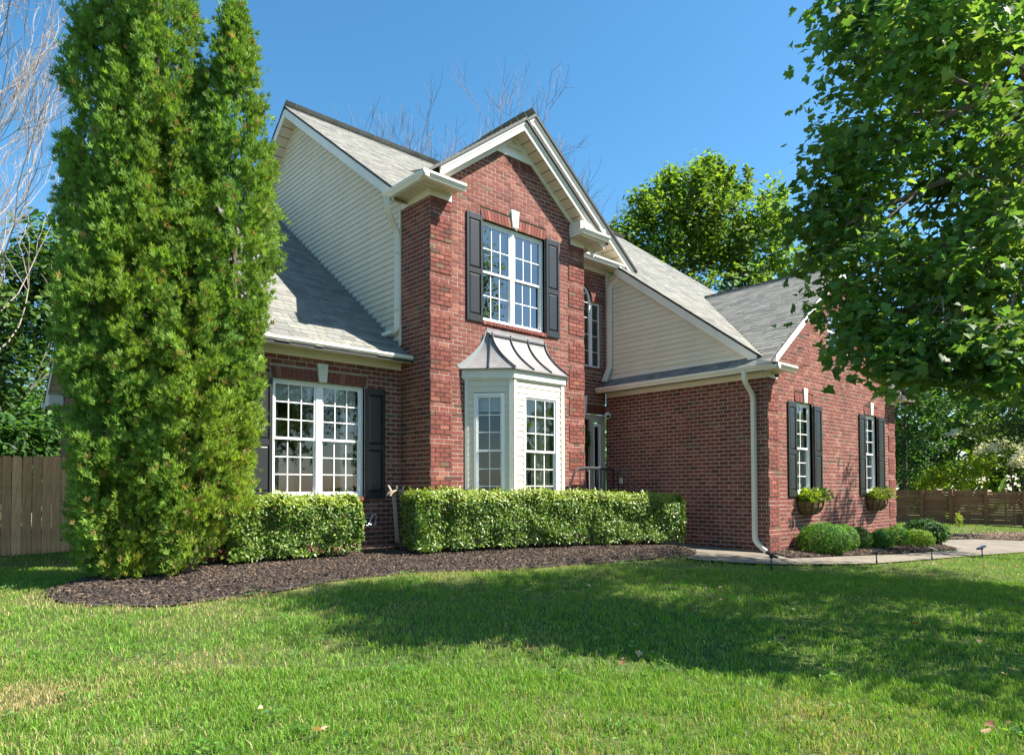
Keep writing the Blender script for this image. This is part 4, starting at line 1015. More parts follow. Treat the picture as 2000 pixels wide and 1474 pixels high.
# flower baskets
def basket(x0, x1, label, cols, reds):
    xc = (x0 + x1) / 2; rx = (x1 - x0) / 2; o = thing('flower_basket', label, 'planter', (xc, -3.2, .5), 'half round wall baskets under the garage windows')
    f = lambda a, t: np.array((xc + rx * math.cos(t) * (math.sin(a) ** .6 if a > 0 else 0), -3.215 - .30 * math.sin(t) * (math.sin(a) ** .6 if a > 0 else 0), .80 - .30 * math.cos(a)))
    NA_, NT_ = 7, 14; mb = MB(); pts = [[f(math.pi / 2 * i / NA_, math.pi * j / NT_) for j in range(NT_ + 1)] for i in range(NA_ + 1)]
    for i in range(NA_):
        for j in range(NT_): mb.add([pts[i][j], pts[i][j + 1], pts[i + 1][j + 1], pts[i + 1][j]], [(3, 2, 1, 0)])
    mb.add([f(math.pi / 2, math.pi * j / NT_) + (0, 0, -.02) for j in range(NT_ + 1)], [tuple(range(NT_ + 1))]); mb.build('coco_liner', M['coco'], o)
    mb = MB()
    for j in range(0, NT_ + 1, 2): mb.tube([f(math.pi / 2 * i / NA_, math.pi * j / NT_) * 1 + (0, -.008, 0) for i in range(NA_ + 1)], .009, 5)
    for i in (3, 5, 7): mb.tube([f(math.pi / 2 * i / NA_, math.pi * j / NT_) + (0, -.008, 0) for j in range(NT_ + 1)], .009, 5)
    mb.build('iron_frame', M['iron'], o)
    n = 900; t = NP.uniform(0, 1, n); P_ = np.column_stack([NP.uniform(x0 - .02, x1 + .08, n), -3.22 - .34 * np.abs(NP.normal(0, .5, n)).clip(0, 1), .80 + .22 * NP.random(n) ** 1.5])
    kk = (P_[:, 0] > xc - rx * .1); P_[kk, 2] += .03
    base = np.where((P_[:, 0] < xc - .05)[:, None], np.array(cols[0]), np.array(cols[1])) * NP.uniform(.6, 1.4, (n, 1))
    Z = NP.normal(size=(n, 3)); Z[:, 2] = np.abs(Z[:, 2]) + .3
    V, F, C_ = scatter(LEAF_V, LEAF_F, P_, frames(Z), NP.uniform(.05, .11, n), base); npmesh('foliage', V, F, C_, M['leaf'], o)
    if reds:
        n = 60; P_ = np.column_stack([NP.uniform(xc, x1 + .12, n), -3.3 - .2 * NP.random(n), .86 + .12 * NP.random(n)])
        V, F, C_ = scatter(LEAF_V, LEAF_F, P_, frames(NP.normal(size=(n, 3))), NP.uniform(.03, .05, n), np.array([(.5, .05, .05)]) * NP.uniform(.6, 1.2, (n, 1))); npmesh('flowers', V, F, C_, M['leaf'], o)
basket(6.98, 7.86, 'wall basket with red flowers under the garage window nearer the downspout', ((.16, .24, .02), (.06, .12, .03)), True)
basket(10.66, 11.55, 'wall basket of yellow green trailing plants under the far garage window', ((.16, .22, .03), (.13, .18, .03)), False)

# ------------------------------------------------------------------ fences
lf = thing('picket_fence', 'brown cedar privacy fence left of the house beside the tall evergreen', 'fence', (-5.5, 5.85, 0))
x = -3.56; 
while x > -8.2:
    wv_ = .142; h = 1.83 + R_.uniform(-.008, .008); z0 = float(gz(x, 5.8)) - .02; t = R_.uniform(-.006, .006)
    pts = [(x - wv_, 0), (x, 0), (x + t, h - .025), (x - .03 + t, h), (x - wv_ + .03 + t, h), (x - wv_ + t, h - .025)]
    c = R_.choice(((.66, .34, .16), (.58, .30, .145), (.70, .37, .18), (.52, .27, .13))); j = R_.uniform(.9, 1.1)
    mb = MB(); mb.prism([(a, 5.80, z0 + b) for a, b in pts], (0, .018, 0), tuple(q * j for q in c)); mb.build('picket', M['picket'], lf); x -= .1535 + R_.uniform(-.002, .002)
for z in (.3, .95, 1.6): mb = MB(); mb.box(-8.3, -3.52, 5.82, 5.86, z - .045, z + .045, (.2, .14, .09)); mb.build('rail', M['picket'], lf)
for x in (-3.6, -6.0, -8.2): mb = MB(); mb.box(x - .045, x + .045, 5.861, 5.95, -.15, 1.75, (.2, .14, .09)); mb.build('post', M['picket'], lf)
mb = MB(); mb.tube(curve([(-4.33, 5.76, 1.62), (-4.28, 5.76, 1.2), (-4.12, 5.74, .3), (-4.0, 5.72, -.02)], 5, .3), .017, 8, (.02, .03, .06)); tag(mb.build('cable', M['hose'], None, smooth=True), 'thin dark blue cable hanging down the cedar fence', 'cable')

rf = thing('slat_fence', 'dark stained horizontal slat fence across the side yard right of the garage', 'fence', (34.6, 0, -.85))
posts = [6.6, 4.55, 2.69, 1.30, -.27, -1.85, -3.6]
for i, y in enumerate(posts):
    top = 1.0 if y > -.3 else .93; z0 = float(gz(34.6, y)) - .1
    mb = MB(); mb.box(34.56, 34.70, y - .08, y + .08, z0, top, (.30, .125, .062)); mb.build('post', M['slat'], rf)
for (ya, yb) in zip(posts[:-1], posts[1:]):
    top = .98 if yb > -.3 else .88; z0 = float(gz(34.6, ya)) + .02; n = 13; st = (top - z0) / n
    for k in range(n):
        zz = z0 + k * st; hh = st * R_.uniform(.78, .97); c = R_.choice(((.34, .14, .068), (.29, .12, .06), (.38, .16, .078)))
        mb = MB(); mb.box(34.715, 34.74, yb, ya, zz, zz + hh, c); mb.build('slat', M['slat'], rf)
    mb = MB(); mb.box(34.742, 34.80, (ya + yb) / 2 - .05, (ya + yb) / 2 + .05, z0, top, (.30, .125, .062)); mb.build('batten', M['slat'], rf)

# ------------------------------------------------------------------ garden things
def solar(loc, rz, tilt, label, first=None):
    if first is None:
        o = thing('solar_light', label, 'garden light', loc, 'solar spotlights along the path'); L = np.array(loc, float)
        mb = MB(); mb.tube([L + (0, 0, -.03), L + (0, 0, .17)], .011, 8); mb.tube([L + (0, 0, .0), L + (0, 0, .05)], .017, 8); mb.build('stake', M['plastic'], o)
        mb = MB(); mb.ob(L + (-.085, -.055, .235), (.17, 0, -.07), (0, .11, 0), (.012, 0, .028)); mb.build('head', M['plastic'], o, bevel=.008)
        mb = MB(); mb.ob(L + (-.065, -.048, .258), (.135, 0, -.0555), (0, .096, 0), (.002, 0, .0045)); mb.build('solar_panel', M['solar'], o)
        mb = MB(); mb.lathe(L + (.0, 0, .165), [(.02, 0), (.03, .02), (.03, .04), (.012, .05)], 10); mb.build('joint', M['plastic'], o)
        o.rotation_euler = (0, 0, rz); return o
    r = first.copy(); COL.objects.link(r); r.location = loc; r.rotation_euler = (tilt, 0, rz); r['label'] = label
    for ch in list(first.children):
        c = ch.copy(); COL.objects.link(c); c.parent = r
    return r
def gl(x, y, dz=0): return (x, y, float(gz(x, y)) + dz)
s0 = solar(gl(3.34, -4.47), -.7, 0, 'solar spotlight with blue panel on the lawn before the downspout corner')
solar(gl(6.22, -5.0), 2.2, .1, 'silvery tilted solar spotlight at the path edge before the large boxwood', s0)
solar(gl(8.43, -5.25), -.9, -.15, 'black solar spotlight third along the path from the downspout', s0)
solar(gl(10.5, -5.62), 2.5, .1, 'small black solar spotlight farthest along the path near the driveway', s0)

hs = thing('hose_hanger', 'weathered hose hanger stake leaning in the brick corner', 'hose hanger', (-.3, .45, 0))
mb = MB(); mb.ob((-.335, .52, .0), (.06, 0, 0), (0, .03, 0), (-.07, .03, 1.02)); mb.build('pole', M['hosewood'], hs)
mb = MB(); A0 = np.array((-.375, .50, 1.0))
for k in range(10):
    a, b = math.pi * (.12 + .76 * k / 10), math.pi * (.12 + .76 * (k + 1) / 10); q = [(math.cos(t) * r, math.sin(t) * r - .1) for t, r in ((a, .14), (b, .14), (b, .165), (a, .165))]
    mb.prism([A0 + (x, -.06, z) for x, z in q], (0, .13, 0))
mb.build('saddle', M['hosewood'], hs)
for dx, tilt in ((-.12, -.10), (.0, .0), (.10, .07)):
    mb = MB(); mb.ob(A0 + (dx - .018, -.06, .04), (.036, 0, 0), (0, .02, 0), (tilt * .6, 0, .10)); mb.build('prong', M['hosewood'], hs)
mb = MB(); pts = []
for k in range(150):
    t = k / 150; a = t * 2 * math.pi * 5.3; r = .30 - .05 * math.sin(t * 9); pts.append((-.42 + r * math.cos(a) * 1.05, .02 + r * math.sin(a) * .8, .055 + .02 + .11 * t + .012 * math.sin(a * 1.3)))
mb.tube(pts, .013, 6, (.035, .038, .03)); mb.c = [(.30, .24, .08) if (i // 6) % 56 < 9 else (.02, .022, .02) for i in range(len(mb.c))]
tag(mb.build('garden_hose', M['hose'], None, smooth=True), 'coiled dark garden hose on the mulch below the hanger stake', 'hose')
mb = MB(); mb.tube([(-.86, .80, .46), (-.74, .80, .44), (-.66, .80, .62), (-.60, .78, .63), (-.585, .78, .60), (-.61, .79, .46), (-.63, .79, .44), (-.74, .80, .47)], .011, 6)
tag(mb.build('wire_bracket', M['steel'], None), 'bent silver wire bracket sticking out beside the short hedge', 'bracket')

# ------------------------------------------------------------------ foliage
OVAL = ([(0, 0, 0), (.28, .2, .05), (.7, .2, .05), (1, 0, -.04), (.7, -.2, .05), (.28, -.2, .05)], [(0, 1, 2, 3), (0, 3, 4, 5)])
def pick(cols, n, lo=.7, hi=1.3): return np.array(cols)[NP.integers(0, len(cols), n)] * NP.uniform(lo, hi, (n, 1))
def hedge(o0, ang, L, D, H, n, label, stems):
    ca, sa = math.cos(ang), math.sin(ang); o0 = np.array(o0); U = np.array((ca, sa, 0)); Vv = np.array((-sa, ca, 0))
    o = thing('hedge', label, 'hedge', (o0[0] + U[0] * L / 2 + Vv[0] * D / 2, o0[1] + U[1] * L / 2 + Vv[1] * D / 2, 0))
    u = NP.uniform(-.02, L + .02, n); v = NP.uniform(0, D, n); h = NP.uniform(.10, 1, n) ** .85
    # push most leaves to a shell
    k = NP.random(n); sd_ = NP.uniform(0, .13, n) ** 1.0
    v = np.where(k < .52, sd_, v); h = np.where((k > .52) & (k < .80), 1 - sd_ * .9 / H, h); u = np.where((k > .80) & (k < .88), sd_, u); u = np.where((k > .88) & (k < .96), L - sd_, u)
    v = np.where((k > .96), D - sd_, v)
    lump = (vnoise(u * 1.0 + 9, h * H * 1.2 + v * .9, .22, 3) - .5) * .13 + (vnoise(u, h * 3, .6, 8) - .5) * .08
    edge = np.minimum(np.minimum(u, L - u) / .12, 1) * np.minimum((1 - h) * H / .1 + .35, 1)
    w = v - lump * (v < .2) * 1.0; z = .0 + h * H + lump * (h > .85) * .5
    z = z + np.where((h > .93) & (NP.random(n) < .10), NP.uniform(0, .075, n), 0); w = w - np.where((v < .05) & (NP.random(n) < .05), NP.uniform(0, .05, n), 0)
    # rounded shoulders
    sh = np.clip((h * H - (H - .14)) / .14, 0, 1); w = w + .05 * sh ** 2 * (v < .2); uu = u + .07 * sh ** 2 * np.where(u < L / 2, 1, -1) * (np.minimum(u, L - u) < .2)
    low = (h * H < .30) & (NP.random(n) < .75 * (vnoise(u, h, .35, 5) > .40)); keep = ~low
    P_ = o0[None] + uu[:, None] * U + w[:, None] * Vv; P_[:, 2] = gz(P_[:, 0], P_[:, 1]) + z
    out = np.column_stack([np.zeros(n), np.zeros(n), .7 * (h > .8) + .25]) - Vv * (v < .25)[:, None] * .9 - U * (u < .15)[:, None] * .8 + U * (u > L - .15)[:, None] * .8
    Z = out + NP.normal(0, .55, (n, 3))
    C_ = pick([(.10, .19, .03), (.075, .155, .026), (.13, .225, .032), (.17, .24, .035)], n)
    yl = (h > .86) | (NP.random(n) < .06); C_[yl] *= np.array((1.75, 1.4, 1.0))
    br = NP.random(n) < .008; C_[br] = np.array((.20, .13, .05))
    P_, Z, C_ = P_[keep], Z[keep], C_[keep]; m = len(P_)
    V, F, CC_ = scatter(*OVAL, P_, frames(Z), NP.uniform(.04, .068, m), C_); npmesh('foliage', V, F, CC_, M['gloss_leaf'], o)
    for i in range(stems):
        mb = MB()
        b = o0 + U * (L * (i + .5 + R_.uniform(-.3, .3)) / stems) + Vv * D * R_.uniform(.3, .6); z0 = float(gz(b[0], b[1]))
        for j in range(4):
            e = b + U * R_.uniform(-.22, .22) + Vv * R_.uniform(-.2, .1); mb.tube([(b[0], b[1], z0 - .02), ((b[0] + e[0]) / 2 + .02, (b[1] + e[1]) / 2, z0 + .22), (e[0], e[1], z0 + .5)], .018, 5, r2=.008)
        mb.build('stem', M['bark'], o)
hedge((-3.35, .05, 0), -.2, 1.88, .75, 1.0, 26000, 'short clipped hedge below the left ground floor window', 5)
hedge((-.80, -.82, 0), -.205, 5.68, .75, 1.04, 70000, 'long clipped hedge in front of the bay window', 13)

def ball(c, r, H, n, cols, name, label, cat, group, ls=(.03, .05), loose=0., squash=1.):
    o = thing(name, label, cat, (c[0], c[1], float(gz(c[0], c[1]))), group); d = NP.normal(size=(n, 3)); d /= np.linalg.norm(d, axis=1, keepdims=True)
    lump = 1 + .09 * (vnoise(d[:, 0] * 2 + c[0], d[:, 2] * 2 + d[:, 1] * 1.7, .45, 2) - .5) * 2
    rad = (1 - .22 * NP.random(n) ** 2 + loose * NP.normal(0, .5, n)) * lump
    P_ = np.column_stack([c[0] + d[:, 0] * r * rad, c[1] + d[:, 1] * r * rad * squash, gz(c[0], c[1]) + H * .46 + d[:, 2] * rad * H * .54])
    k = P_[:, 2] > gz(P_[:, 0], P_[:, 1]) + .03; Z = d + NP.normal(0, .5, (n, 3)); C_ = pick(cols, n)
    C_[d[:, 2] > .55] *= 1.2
    P_, Z, C_ = P_[k], Z[k], C_[k]; m = len(P_)
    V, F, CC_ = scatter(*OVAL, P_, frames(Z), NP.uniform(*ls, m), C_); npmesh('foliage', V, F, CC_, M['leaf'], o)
    mb = MB()
    for j in range(4): a = R_.uniform(0, 6.28); mb.tube([(c[0], c[1], float(gz(c[0], c[1])) - .02), (c[0] + .5 * r * math.cos(a), c[1] + .5 * r * math.sin(a), float(gz(c[0], c[1])) + H * .5)], .02, 5, r2=.008)
    mb.build('stems', M['bark'], o)
BX = [(.06, .16, .028), (.075, .18, .03), (.10, .215, .034), (.05, .13, .03)]
YB = [(.15, .24, .03), (.12, .21, .03), (.18, .26, .035)]
g = 'boxwoods in a row along the garage'
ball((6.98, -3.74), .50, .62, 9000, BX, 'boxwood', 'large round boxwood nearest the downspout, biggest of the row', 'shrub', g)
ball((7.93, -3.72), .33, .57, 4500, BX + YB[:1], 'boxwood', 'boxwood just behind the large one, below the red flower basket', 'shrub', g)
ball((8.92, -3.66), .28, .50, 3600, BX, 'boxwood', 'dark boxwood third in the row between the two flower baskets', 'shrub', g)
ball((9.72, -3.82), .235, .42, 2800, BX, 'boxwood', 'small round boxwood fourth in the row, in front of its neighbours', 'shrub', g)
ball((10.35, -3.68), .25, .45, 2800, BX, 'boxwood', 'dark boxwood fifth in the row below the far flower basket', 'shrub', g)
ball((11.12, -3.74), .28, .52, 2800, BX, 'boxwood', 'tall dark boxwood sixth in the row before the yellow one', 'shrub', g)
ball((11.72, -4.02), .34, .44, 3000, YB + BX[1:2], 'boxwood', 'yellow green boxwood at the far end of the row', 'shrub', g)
ball((13.2, -3.72), .50, .62, 4600, [(.03, .085, .025), (.045, .11, .03), (.04, .095, .03)], 'yew', 'spreading dark yew bush past the garage corner beside the driveway', 'shrub', None, (.06, .11), .12)
ball((28.5, -.6), .12, .6, 90, [(.22, .30, .04), (.26, .32, .06)], 'lawn_weed', 'little yellow green sapling on the lawn before the slat fence', 'plant', None, (.10, .16), .2)

# --- arborvitae
def spray_template():
    V = []; F = []
    for q, (a, l, b0) in enumerate(((-46, .60, .30), (-26, .80, .14), (-9, 1.0, .0), (8, .95, .05), (24, .84, .12), (44, .62, .28), (-4, .55, .60))):
        a = math.radians(a); sn, cs = math.sin(a), math.cos(a); w = .055; b = len(V); y0 = b0 * .5; k = .22 if q % 2 else -.16
        V += [(0, y0, 0), (sn * l * .45 - cs * w, y0 + cs * l * .45 + sn * w, .06), (sn * l * .9, y0 + cs * l * .92, k), (sn * l * .55 + cs * w, y0 + cs * l * .5 - sn * w, .03)]
        F += [(b, b + 3, b + 2, b + 1)]
    return V, F
def arborvitae():
    base = np.array((-4.30, .10)); Rv = np.array((cA, -sA)); Fv = np.array((sA, cA)); px2 = lambda dx, dd: base + Rv * dx + Fv * dd
    o = thing('arborvitae', 'very tall green arborvitae with several spires standing in the mulch before the house', 'tree', (base[0], base[1], float(gz(*base))))
    # leaders: (lateral, depth, base z, top z, max radius, height share of the widest point)
    leaders = [(-.60, .10, .05, 10.2, .66), (.0, -.10, .0, 10.2, .66), (.36, .2, .3, 6.6, .54), (.96, .10, .75, 7.50, .54), (-.25, -.30, .0, 6.3, .66), (.55, -.3, .15, 5.0, .50)]
    Ps, Zs, Ts, Cs, Sz = [], [], [], [], []
    for li, (lx, ld, z0, z1, rm) in enumerate(leaders):
        H = z1 - z0; ncl = int(H * rm * 128)
        t = NP.random(ncl); zz = z0 + t * H; prof = np.clip((2.2 * np.clip(1 - t, 0, 1)) ** .75, 0, 1) * ((.62 + .38 * sm(.02, .42, t)) if li != 3 else (.48 + .52 * sm(.30, .56, t))) * rm
        th = NP.uniform(0, 2 * np.pi, ncl); lum = .80 + .22 * vnoise(th * 1.2 + li * 7, zz, .5, li) + .16 * vnoise(th * 1.0 + li * 3, zz * 1.3, .21, li + 9)
        r = prof * lum * (1 - .12 * NP.random(ncl)) * np.where(NP.random(ncl) < .34, NP.random(ncl) ** .5, 1.); c = px2(lx, ld); lean = (1 - t)
        cx = c[0] + r * np.cos(th); cy = c[1] + r * np.sin(th)
        outd = np.column_stack([np.cos(th), np.sin(th), NP.uniform(.25, .8, ncl)])
        for k in range(ncl):
            m = 32; q = np.array((cx[k], cy[k], zz[k])); sp = NP.normal(0, 1, (m, 3)) * np.array((.048, .048, .066)) + q + outd[k] * NP.uniform(-.11, .07, (m, 1))
            tip = outd[k] * .85 + np.array((0, 0, .8)) + NP.normal(0, .34, (m, 3))       # direction the spray points
            Ps.append(sp); Ts.append(tip); Zs.append(NP.normal(0, 1, (m, 3)) + np.cross(outd[k], (0, 0, 1)) * .6)
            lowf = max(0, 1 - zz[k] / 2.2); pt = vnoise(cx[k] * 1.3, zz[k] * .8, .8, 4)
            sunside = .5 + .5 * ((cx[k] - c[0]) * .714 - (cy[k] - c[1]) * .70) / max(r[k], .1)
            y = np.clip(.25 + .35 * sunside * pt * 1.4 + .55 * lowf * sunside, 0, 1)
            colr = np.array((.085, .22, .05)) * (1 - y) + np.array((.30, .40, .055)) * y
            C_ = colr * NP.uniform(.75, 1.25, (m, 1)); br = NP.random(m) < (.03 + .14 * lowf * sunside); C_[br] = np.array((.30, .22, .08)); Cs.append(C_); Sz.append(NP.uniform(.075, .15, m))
    P_ = np.concatenate(Ps); T = np.concatenate(Ts); Zx = np.concatenate(Zs); C_ = np.concatenate(Cs); sz = np.concatenate(Sz)
    T /= np.linalg.norm(T, axis=1, keepdims=True); Zx -= T * (Zx * T).sum(1, keepdims=True); Zx /= np.linalg.norm(Zx, axis=1, keepdims=True); X = np.cross(T, Zx)
    Rm = np.stack([X, T, Zx], 2); tV, tF = spray_template(); k = P_[:, 2] > gz(P_[:, 0], P_[:, 1]) + .05
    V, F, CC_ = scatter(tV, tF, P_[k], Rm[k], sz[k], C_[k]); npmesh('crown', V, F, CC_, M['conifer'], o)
    for lx, ld, z0, z1, rm in leaders[:4]:
        c = px2(lx, ld); b = px2(lx * .35, ld * .4); mb = MB(); g0 = float(gz(*b))
        mb.tube([(b[0], b[1], g0 - .05), ((b[0] + c[0]) / 2, (b[1] + c[1]) / 2, 1.0), (c[0], c[1], 2.4), (c[0], c[1], z1 - .5)], .09, 8, r2=.02); mb.build('trunk', M['bark'], o)
arborvitae()

# --- leafy trees
MAPLE = [(0, -.45), (.12, -.14), (.40, -.24), (.42, -.02), (.52, .18), (.36, .20), (.26, .34), (.10, .58), (0, .70), (-.10, .55), (-.26, .34), (-.36, .20), (-.52, .18), (-.42, -.02), (-.40, -.24), (-.12, -.14)]
MAPLE_V = [(0, .02, 0)] + [(x, y, .22 * abs(x) - .14 * y * y) for x, y in MAPLE]
MAPLE_F = [(0, 1 + i, 1 + (i + 1) % 16) for i in range(16)]
def branch_tubes(mb, p, d, L, r, depth, kids=3, spread=.7, curl=.2, up=.1, ends=None, minr=.004, n=6):
    p = np.array(p, float); d = np.array(d, float) / np.linalg.norm(d); pts = [p]; seg = 4
    for i in range(seg):
        d = d + NP.normal(0, curl, 3) * .5 + np.array((0, 0, up * .4)); d /= np.linalg.norm(d); pts.append(pts[-1] + d * L / seg)
    mb.tube(pts, r, max(3, n), r2=max(r * .55, minr * .7))
    if depth == 0:
        if ends is not None: ends.append((pts[-1], d))
        return
    for k in range(kids):
        t = R_.uniform(.35, 1.0) if k else 1.0; i = min(int(t * seg), seg - 1); q = pts[i] + (pts[i + 1] - pts[i]) * (t * seg - i)
        nd = d + NP.normal(0, spread, 3); nd /= np.linalg.norm(nd)
        branch_tubes(mb, q, nd, L * R_.uniform(.55, .8), max(r * .55, minr), depth - 1, kids, spread, curl, up, ends, minr, n - 1)

def clump_points(blobs, nsub, nleaf, sg):
    """blobs: (center, radii, weight) -> leaf positions gathered in clumps"""
    P_ = []; O_ = []
    for c, r, w in blobs:
        c = np.array(c, float); r = np.array(r, float); ns = max(3, int(nsub * w)); d = NP.normal(size=(ns, 3)); d /= np.linalg.norm(d, axis=1, keepdims=True)
        q = c + d * r * (NP.random((ns, 1)) ** .42)
        for i in range(ns):
            m = max(2, int(nleaf * NP.uniform(.5, 1.5))); P_.append(q[i] + NP.normal(0, 1, (m, 3)) * np.array((sg, sg, sg * .6))); O_.append(np.repeat(d[i][None], m, 0))
    return np.concatenate(P_), np.concatenate(O_)
def leafy(name, label, cat, base, trunk_r, blobs, nsub, nleaf, sg, ls, cols, group=None, tmpl=OVAL, bark='bark', matn='leaf', droop=.0, trunk_top=None, blossom=None, shoots=None):
    b = (base[0], base[1], float(gz(base[0], base[1]))); o = thing(name, label, cat, b, group)
    P_, O_ = clump_points(blobs, nsub, nleaf, sg)
    for q, d, L in (shoots or []):
        m = int(L * 55); t = NP.random(m) ** .8; d = np.array(d, float); d /= np.linalg.norm(d)
        P_ = np.concatenate([P_, np.array(q, float) + d * (t * L)[:, None] + NP.normal(0, .13, (m, 3)) * (1.15 - t)[:, None]]); O_ = np.concatenate([O_, NP.normal(0, .6, (m, 3))])
    n = len(P_)
    Z = np.array((0, 0, 1.)) * .9 + O_ * .5 + NP.normal(0, .55, (n, 3)); C_ = pick(cols, n, .7, 1.3) * (.75 + .5 * vnoise(P_[:, 0] + P_[:, 2] * .7, P_[:, 1] + P_[:, 2] * .4, sg * 3.5, 1))[:, None]
    V, F, CC_ = scatter(tmpl[0], tmpl[1], P_, frames(Z), NP.uniform(*ls, n), C_); npmesh('crown', V, F, CC_, M[matn], o)
    mb = MB(); tt = np.array(trunk_top if trunk_top is not None else np.mean([bb[0] for bb in blobs], 0))
    bb0 = np.array(b); pts = [bb0 - (0, 0, .1), bb0 * .6 + tt * .4 + np.array((R_.uniform(-.1, .1), R_.uniform(-.1, .1), 0)), tt]; mb.tube(pts, trunk_r, 9, r2=trunk_r * .5); mb.build('trunk', M[bark], o)
    mb = MB()
    for c, r, w in blobs:
        c = np.array(c, float); t = R_.uniform(.35, .9); s_ = pts[1] + (pts[2] - pts[1]) * t; mid = (s_ + c) / 2 + NP.normal(0, .08, 3) * np.linalg.norm(c - s_)
        mb.tube([s_, mid, c], trunk_r * .32, 6, r2=trunk_r * .08)
        for _ in range(5):
            e = c + NP.normal(0, .55, 3) * np.array(r); m2 = (mid + e) / 2; mb.tube([mid + (c - mid) * R_.uniform(.2, .9), m2 * .4 + e * .6, e], trunk_r * .09, 4, r2=trunk_r * .03)
    mb.build('branches', M[bark], o)
    if blossom:
        Pb, Ob = clump_points(blossom, 9, 60, sg * .55); n = len(Pb); V, F, CC_ = scatter(*OVAL, Pb, frames(NP.normal(size=(n, 3))), NP.uniform(ls[0] * .7, ls[1] * .7, n), pick([(1, 1, 1), (.95, .93, .9)], n, .85, 1.05)); npmesh('blossoms', V, F, CC_, M['blossom'], o)
    return o
GM = [(.10, .205, .05), (.13, .235, .055), (.17, .26, .07), (.08, .175, .05)]
maple_blobs = [((x, y, z), (r * 1.05, r * 1.05, r), w) for x, y, z, r, w in (
    (.48, -7.12, 5.55, .49, .7), (.61, -6.96, 6.12, .42, .5), (.12, -7.07, 4.34, .52, .8), (0, -6.96, 3.63, .50, .8), (-.24, -7.27, 2.90, .49, .7), (-.45, -7.36, 2.41, .38, .6),
    (-.58, -7.78, 2.14, .30, .5), (-.44, -8.17, 2.10, .33, .6), (-.40, -8.38, 2.02, .27, .4), (1.48, -7.22, 5.31, .84, 1.1), (1.09, -7.41, 3.89, .79, 1.1), (.51, -7.68, 2.81, .63, .9),
    (1.13, -7.98, 4.18, .70, .9), (1.55, -7.83, 5.68, .79, 1.0), (.66, -8.10, 2.90, .61, .8), (-.10, -8.25, 4.0, .30, .3), (-.05, -8.3, 3.3, .28, .3), (-.35, -7.95, 2.75, .28, .25), (.05, -8.1, 4.9, .32, .3),
    (1.2, -7.3, 7.2, .8, .8), (-.25, -7.7, 5.0, .42, .5), (.1, -8.3, 6.0, .6, .6), (1.6, -7.6, 7.0, .9, .8), (2.6, -8.6, 6.6, 1.1, .8), (2.4, -9.0, 5.0, 1.1, .8), (2.2, -9.2, 3.4, 1.0, .6), (3.4, -9.6, 5.6, 1.0, .5), (.7, -10.5, 3.0, .85, .6), (1.7, -10.4, 3.6, .9, .6), (2.95, -10.4, 3.8, 1.0, .7), (2.9, -11.4, 3.8, 1.0, .7), (4.4, -10.8, 3.9, 1.1, .8))]
leafy('maple_tree', 'broad leafy green maple whose branches hang over the lawn and garage', 'tree', (1.9, -8.9), .16, maple_blobs, 54, 20, .16, (.055, .125), GM, tmpl=(MAPLE_V, MAPLE_F), trunk_top=(1.5, -8.4, 5.6))
leafy('shade_tree', 'tall leafy tree outside the frame shading lawn and garage wall', 'tree', (8.6, -11.2), .18, [((7.6, -10.6, 8.6), (1.9, 1.7, 1.5), 1.0), ((8.6, -11.0, 10.4), (1.7, 1.6, 1.3), 1.0), ((6.6, -9.6, 6.6), (1.4, 1.3, 1.0), .8), ((9.8, -11.6, 8.2), (1.6, 1.5, 1.3), .8), ((6.0, -10.3, 4.8), (1.2, 1.2, 1.0), .8), ((8.7, -9.5, 8.6), (1.3, 1.2, 1.1), .8), ((5.2, -10.0, 6.2), (1.2, 1.2, 1.0), .7), ((6.6, -11.0, 4.9), (1.3, 1.2, 1.0), .8), ((2.3, -8.9, 8.5), (1.0, .9, .7), .5), ((4.3, -9.2, 8.5), (1.1, 1.0, .8), .6), ((6.3, -9.5, 8.5), (1.1, 1.0, .8), .6)], 60, 26, .3, (.14, .22), GM, trunk_top=(8.2, -10.8, 8.5))
leafy('shade_tree', 'slim leafy tree outside the frame throwing branch shadows on the garage wall', 'tree', (13.4, -8.6), .13, [((13.2, -8.2, 6.6), (1.0, .9, 1.3), .7), ((12.4, -7.3, 5.3), (.35, .35, .9), .3), ((13.9, -8.6, 8.2), (.9, .9, 1.1), .6), ((14.6, -8.9, 6.2), (.8, .8, .8), .5)], 45, 22, .25, (.12, .2), GM, trunk_top=(13.3, -8.4, 6.8))
YG = [(.13, .225, .035), (.155, .25, .038), (.10, .19, .035), (.18, .27, .04), (.07, .15, .035)]
bt = [((25.0, 10.3, 15.5), (3.2, 3.0, 2.6), 1.2), ((22.5, 11.8, 14.0), (2.3, 2.2, 2.2), .8), ((27.3, 8.6, 14.2), (2.5, 2.3, 2.4), .9), ((25, 10, 11.0), (4.2, 4.0, 2.6), 1.5), ((28.5, 7.6, 10.0), (2.8, 2.6, 2.4), .9), ((22.3, 12, 10.2), (2.6, 2.4, 2.3), .8), ((21.0, 12.8, 12.6), (1.9, 1.9, 2.2), .7), ((21.4, 12.6, 8.8), (2.0, 2.0, 2.0), .6), ((29.8, 7.0, 12.6), (1.9, 1.8, 2.0), .6), ((29.5, 6.6, 7.8), (2.6, 2.5, 1.8), .7), ((26, 9, 7.8), (3.4, 3, 2.0), .8),
      ((23.6, 11.2, 17.0), (.5, .5, 1.3), .18), ((25.3, 10.0, 17.8), (.55, .55, 1.5), .2), ((26.5, 9.2, 17.0), (.5, .5, 1.2), .16), ((28.2, 8.0, 16.4), (.5, .5, 1.6), .2), ((28.9, 7.5, 15.2), (.6, .6, 1.2), .2), ((22.4, 12.0, 16.0), (.45, .45, 1.2), .15)]
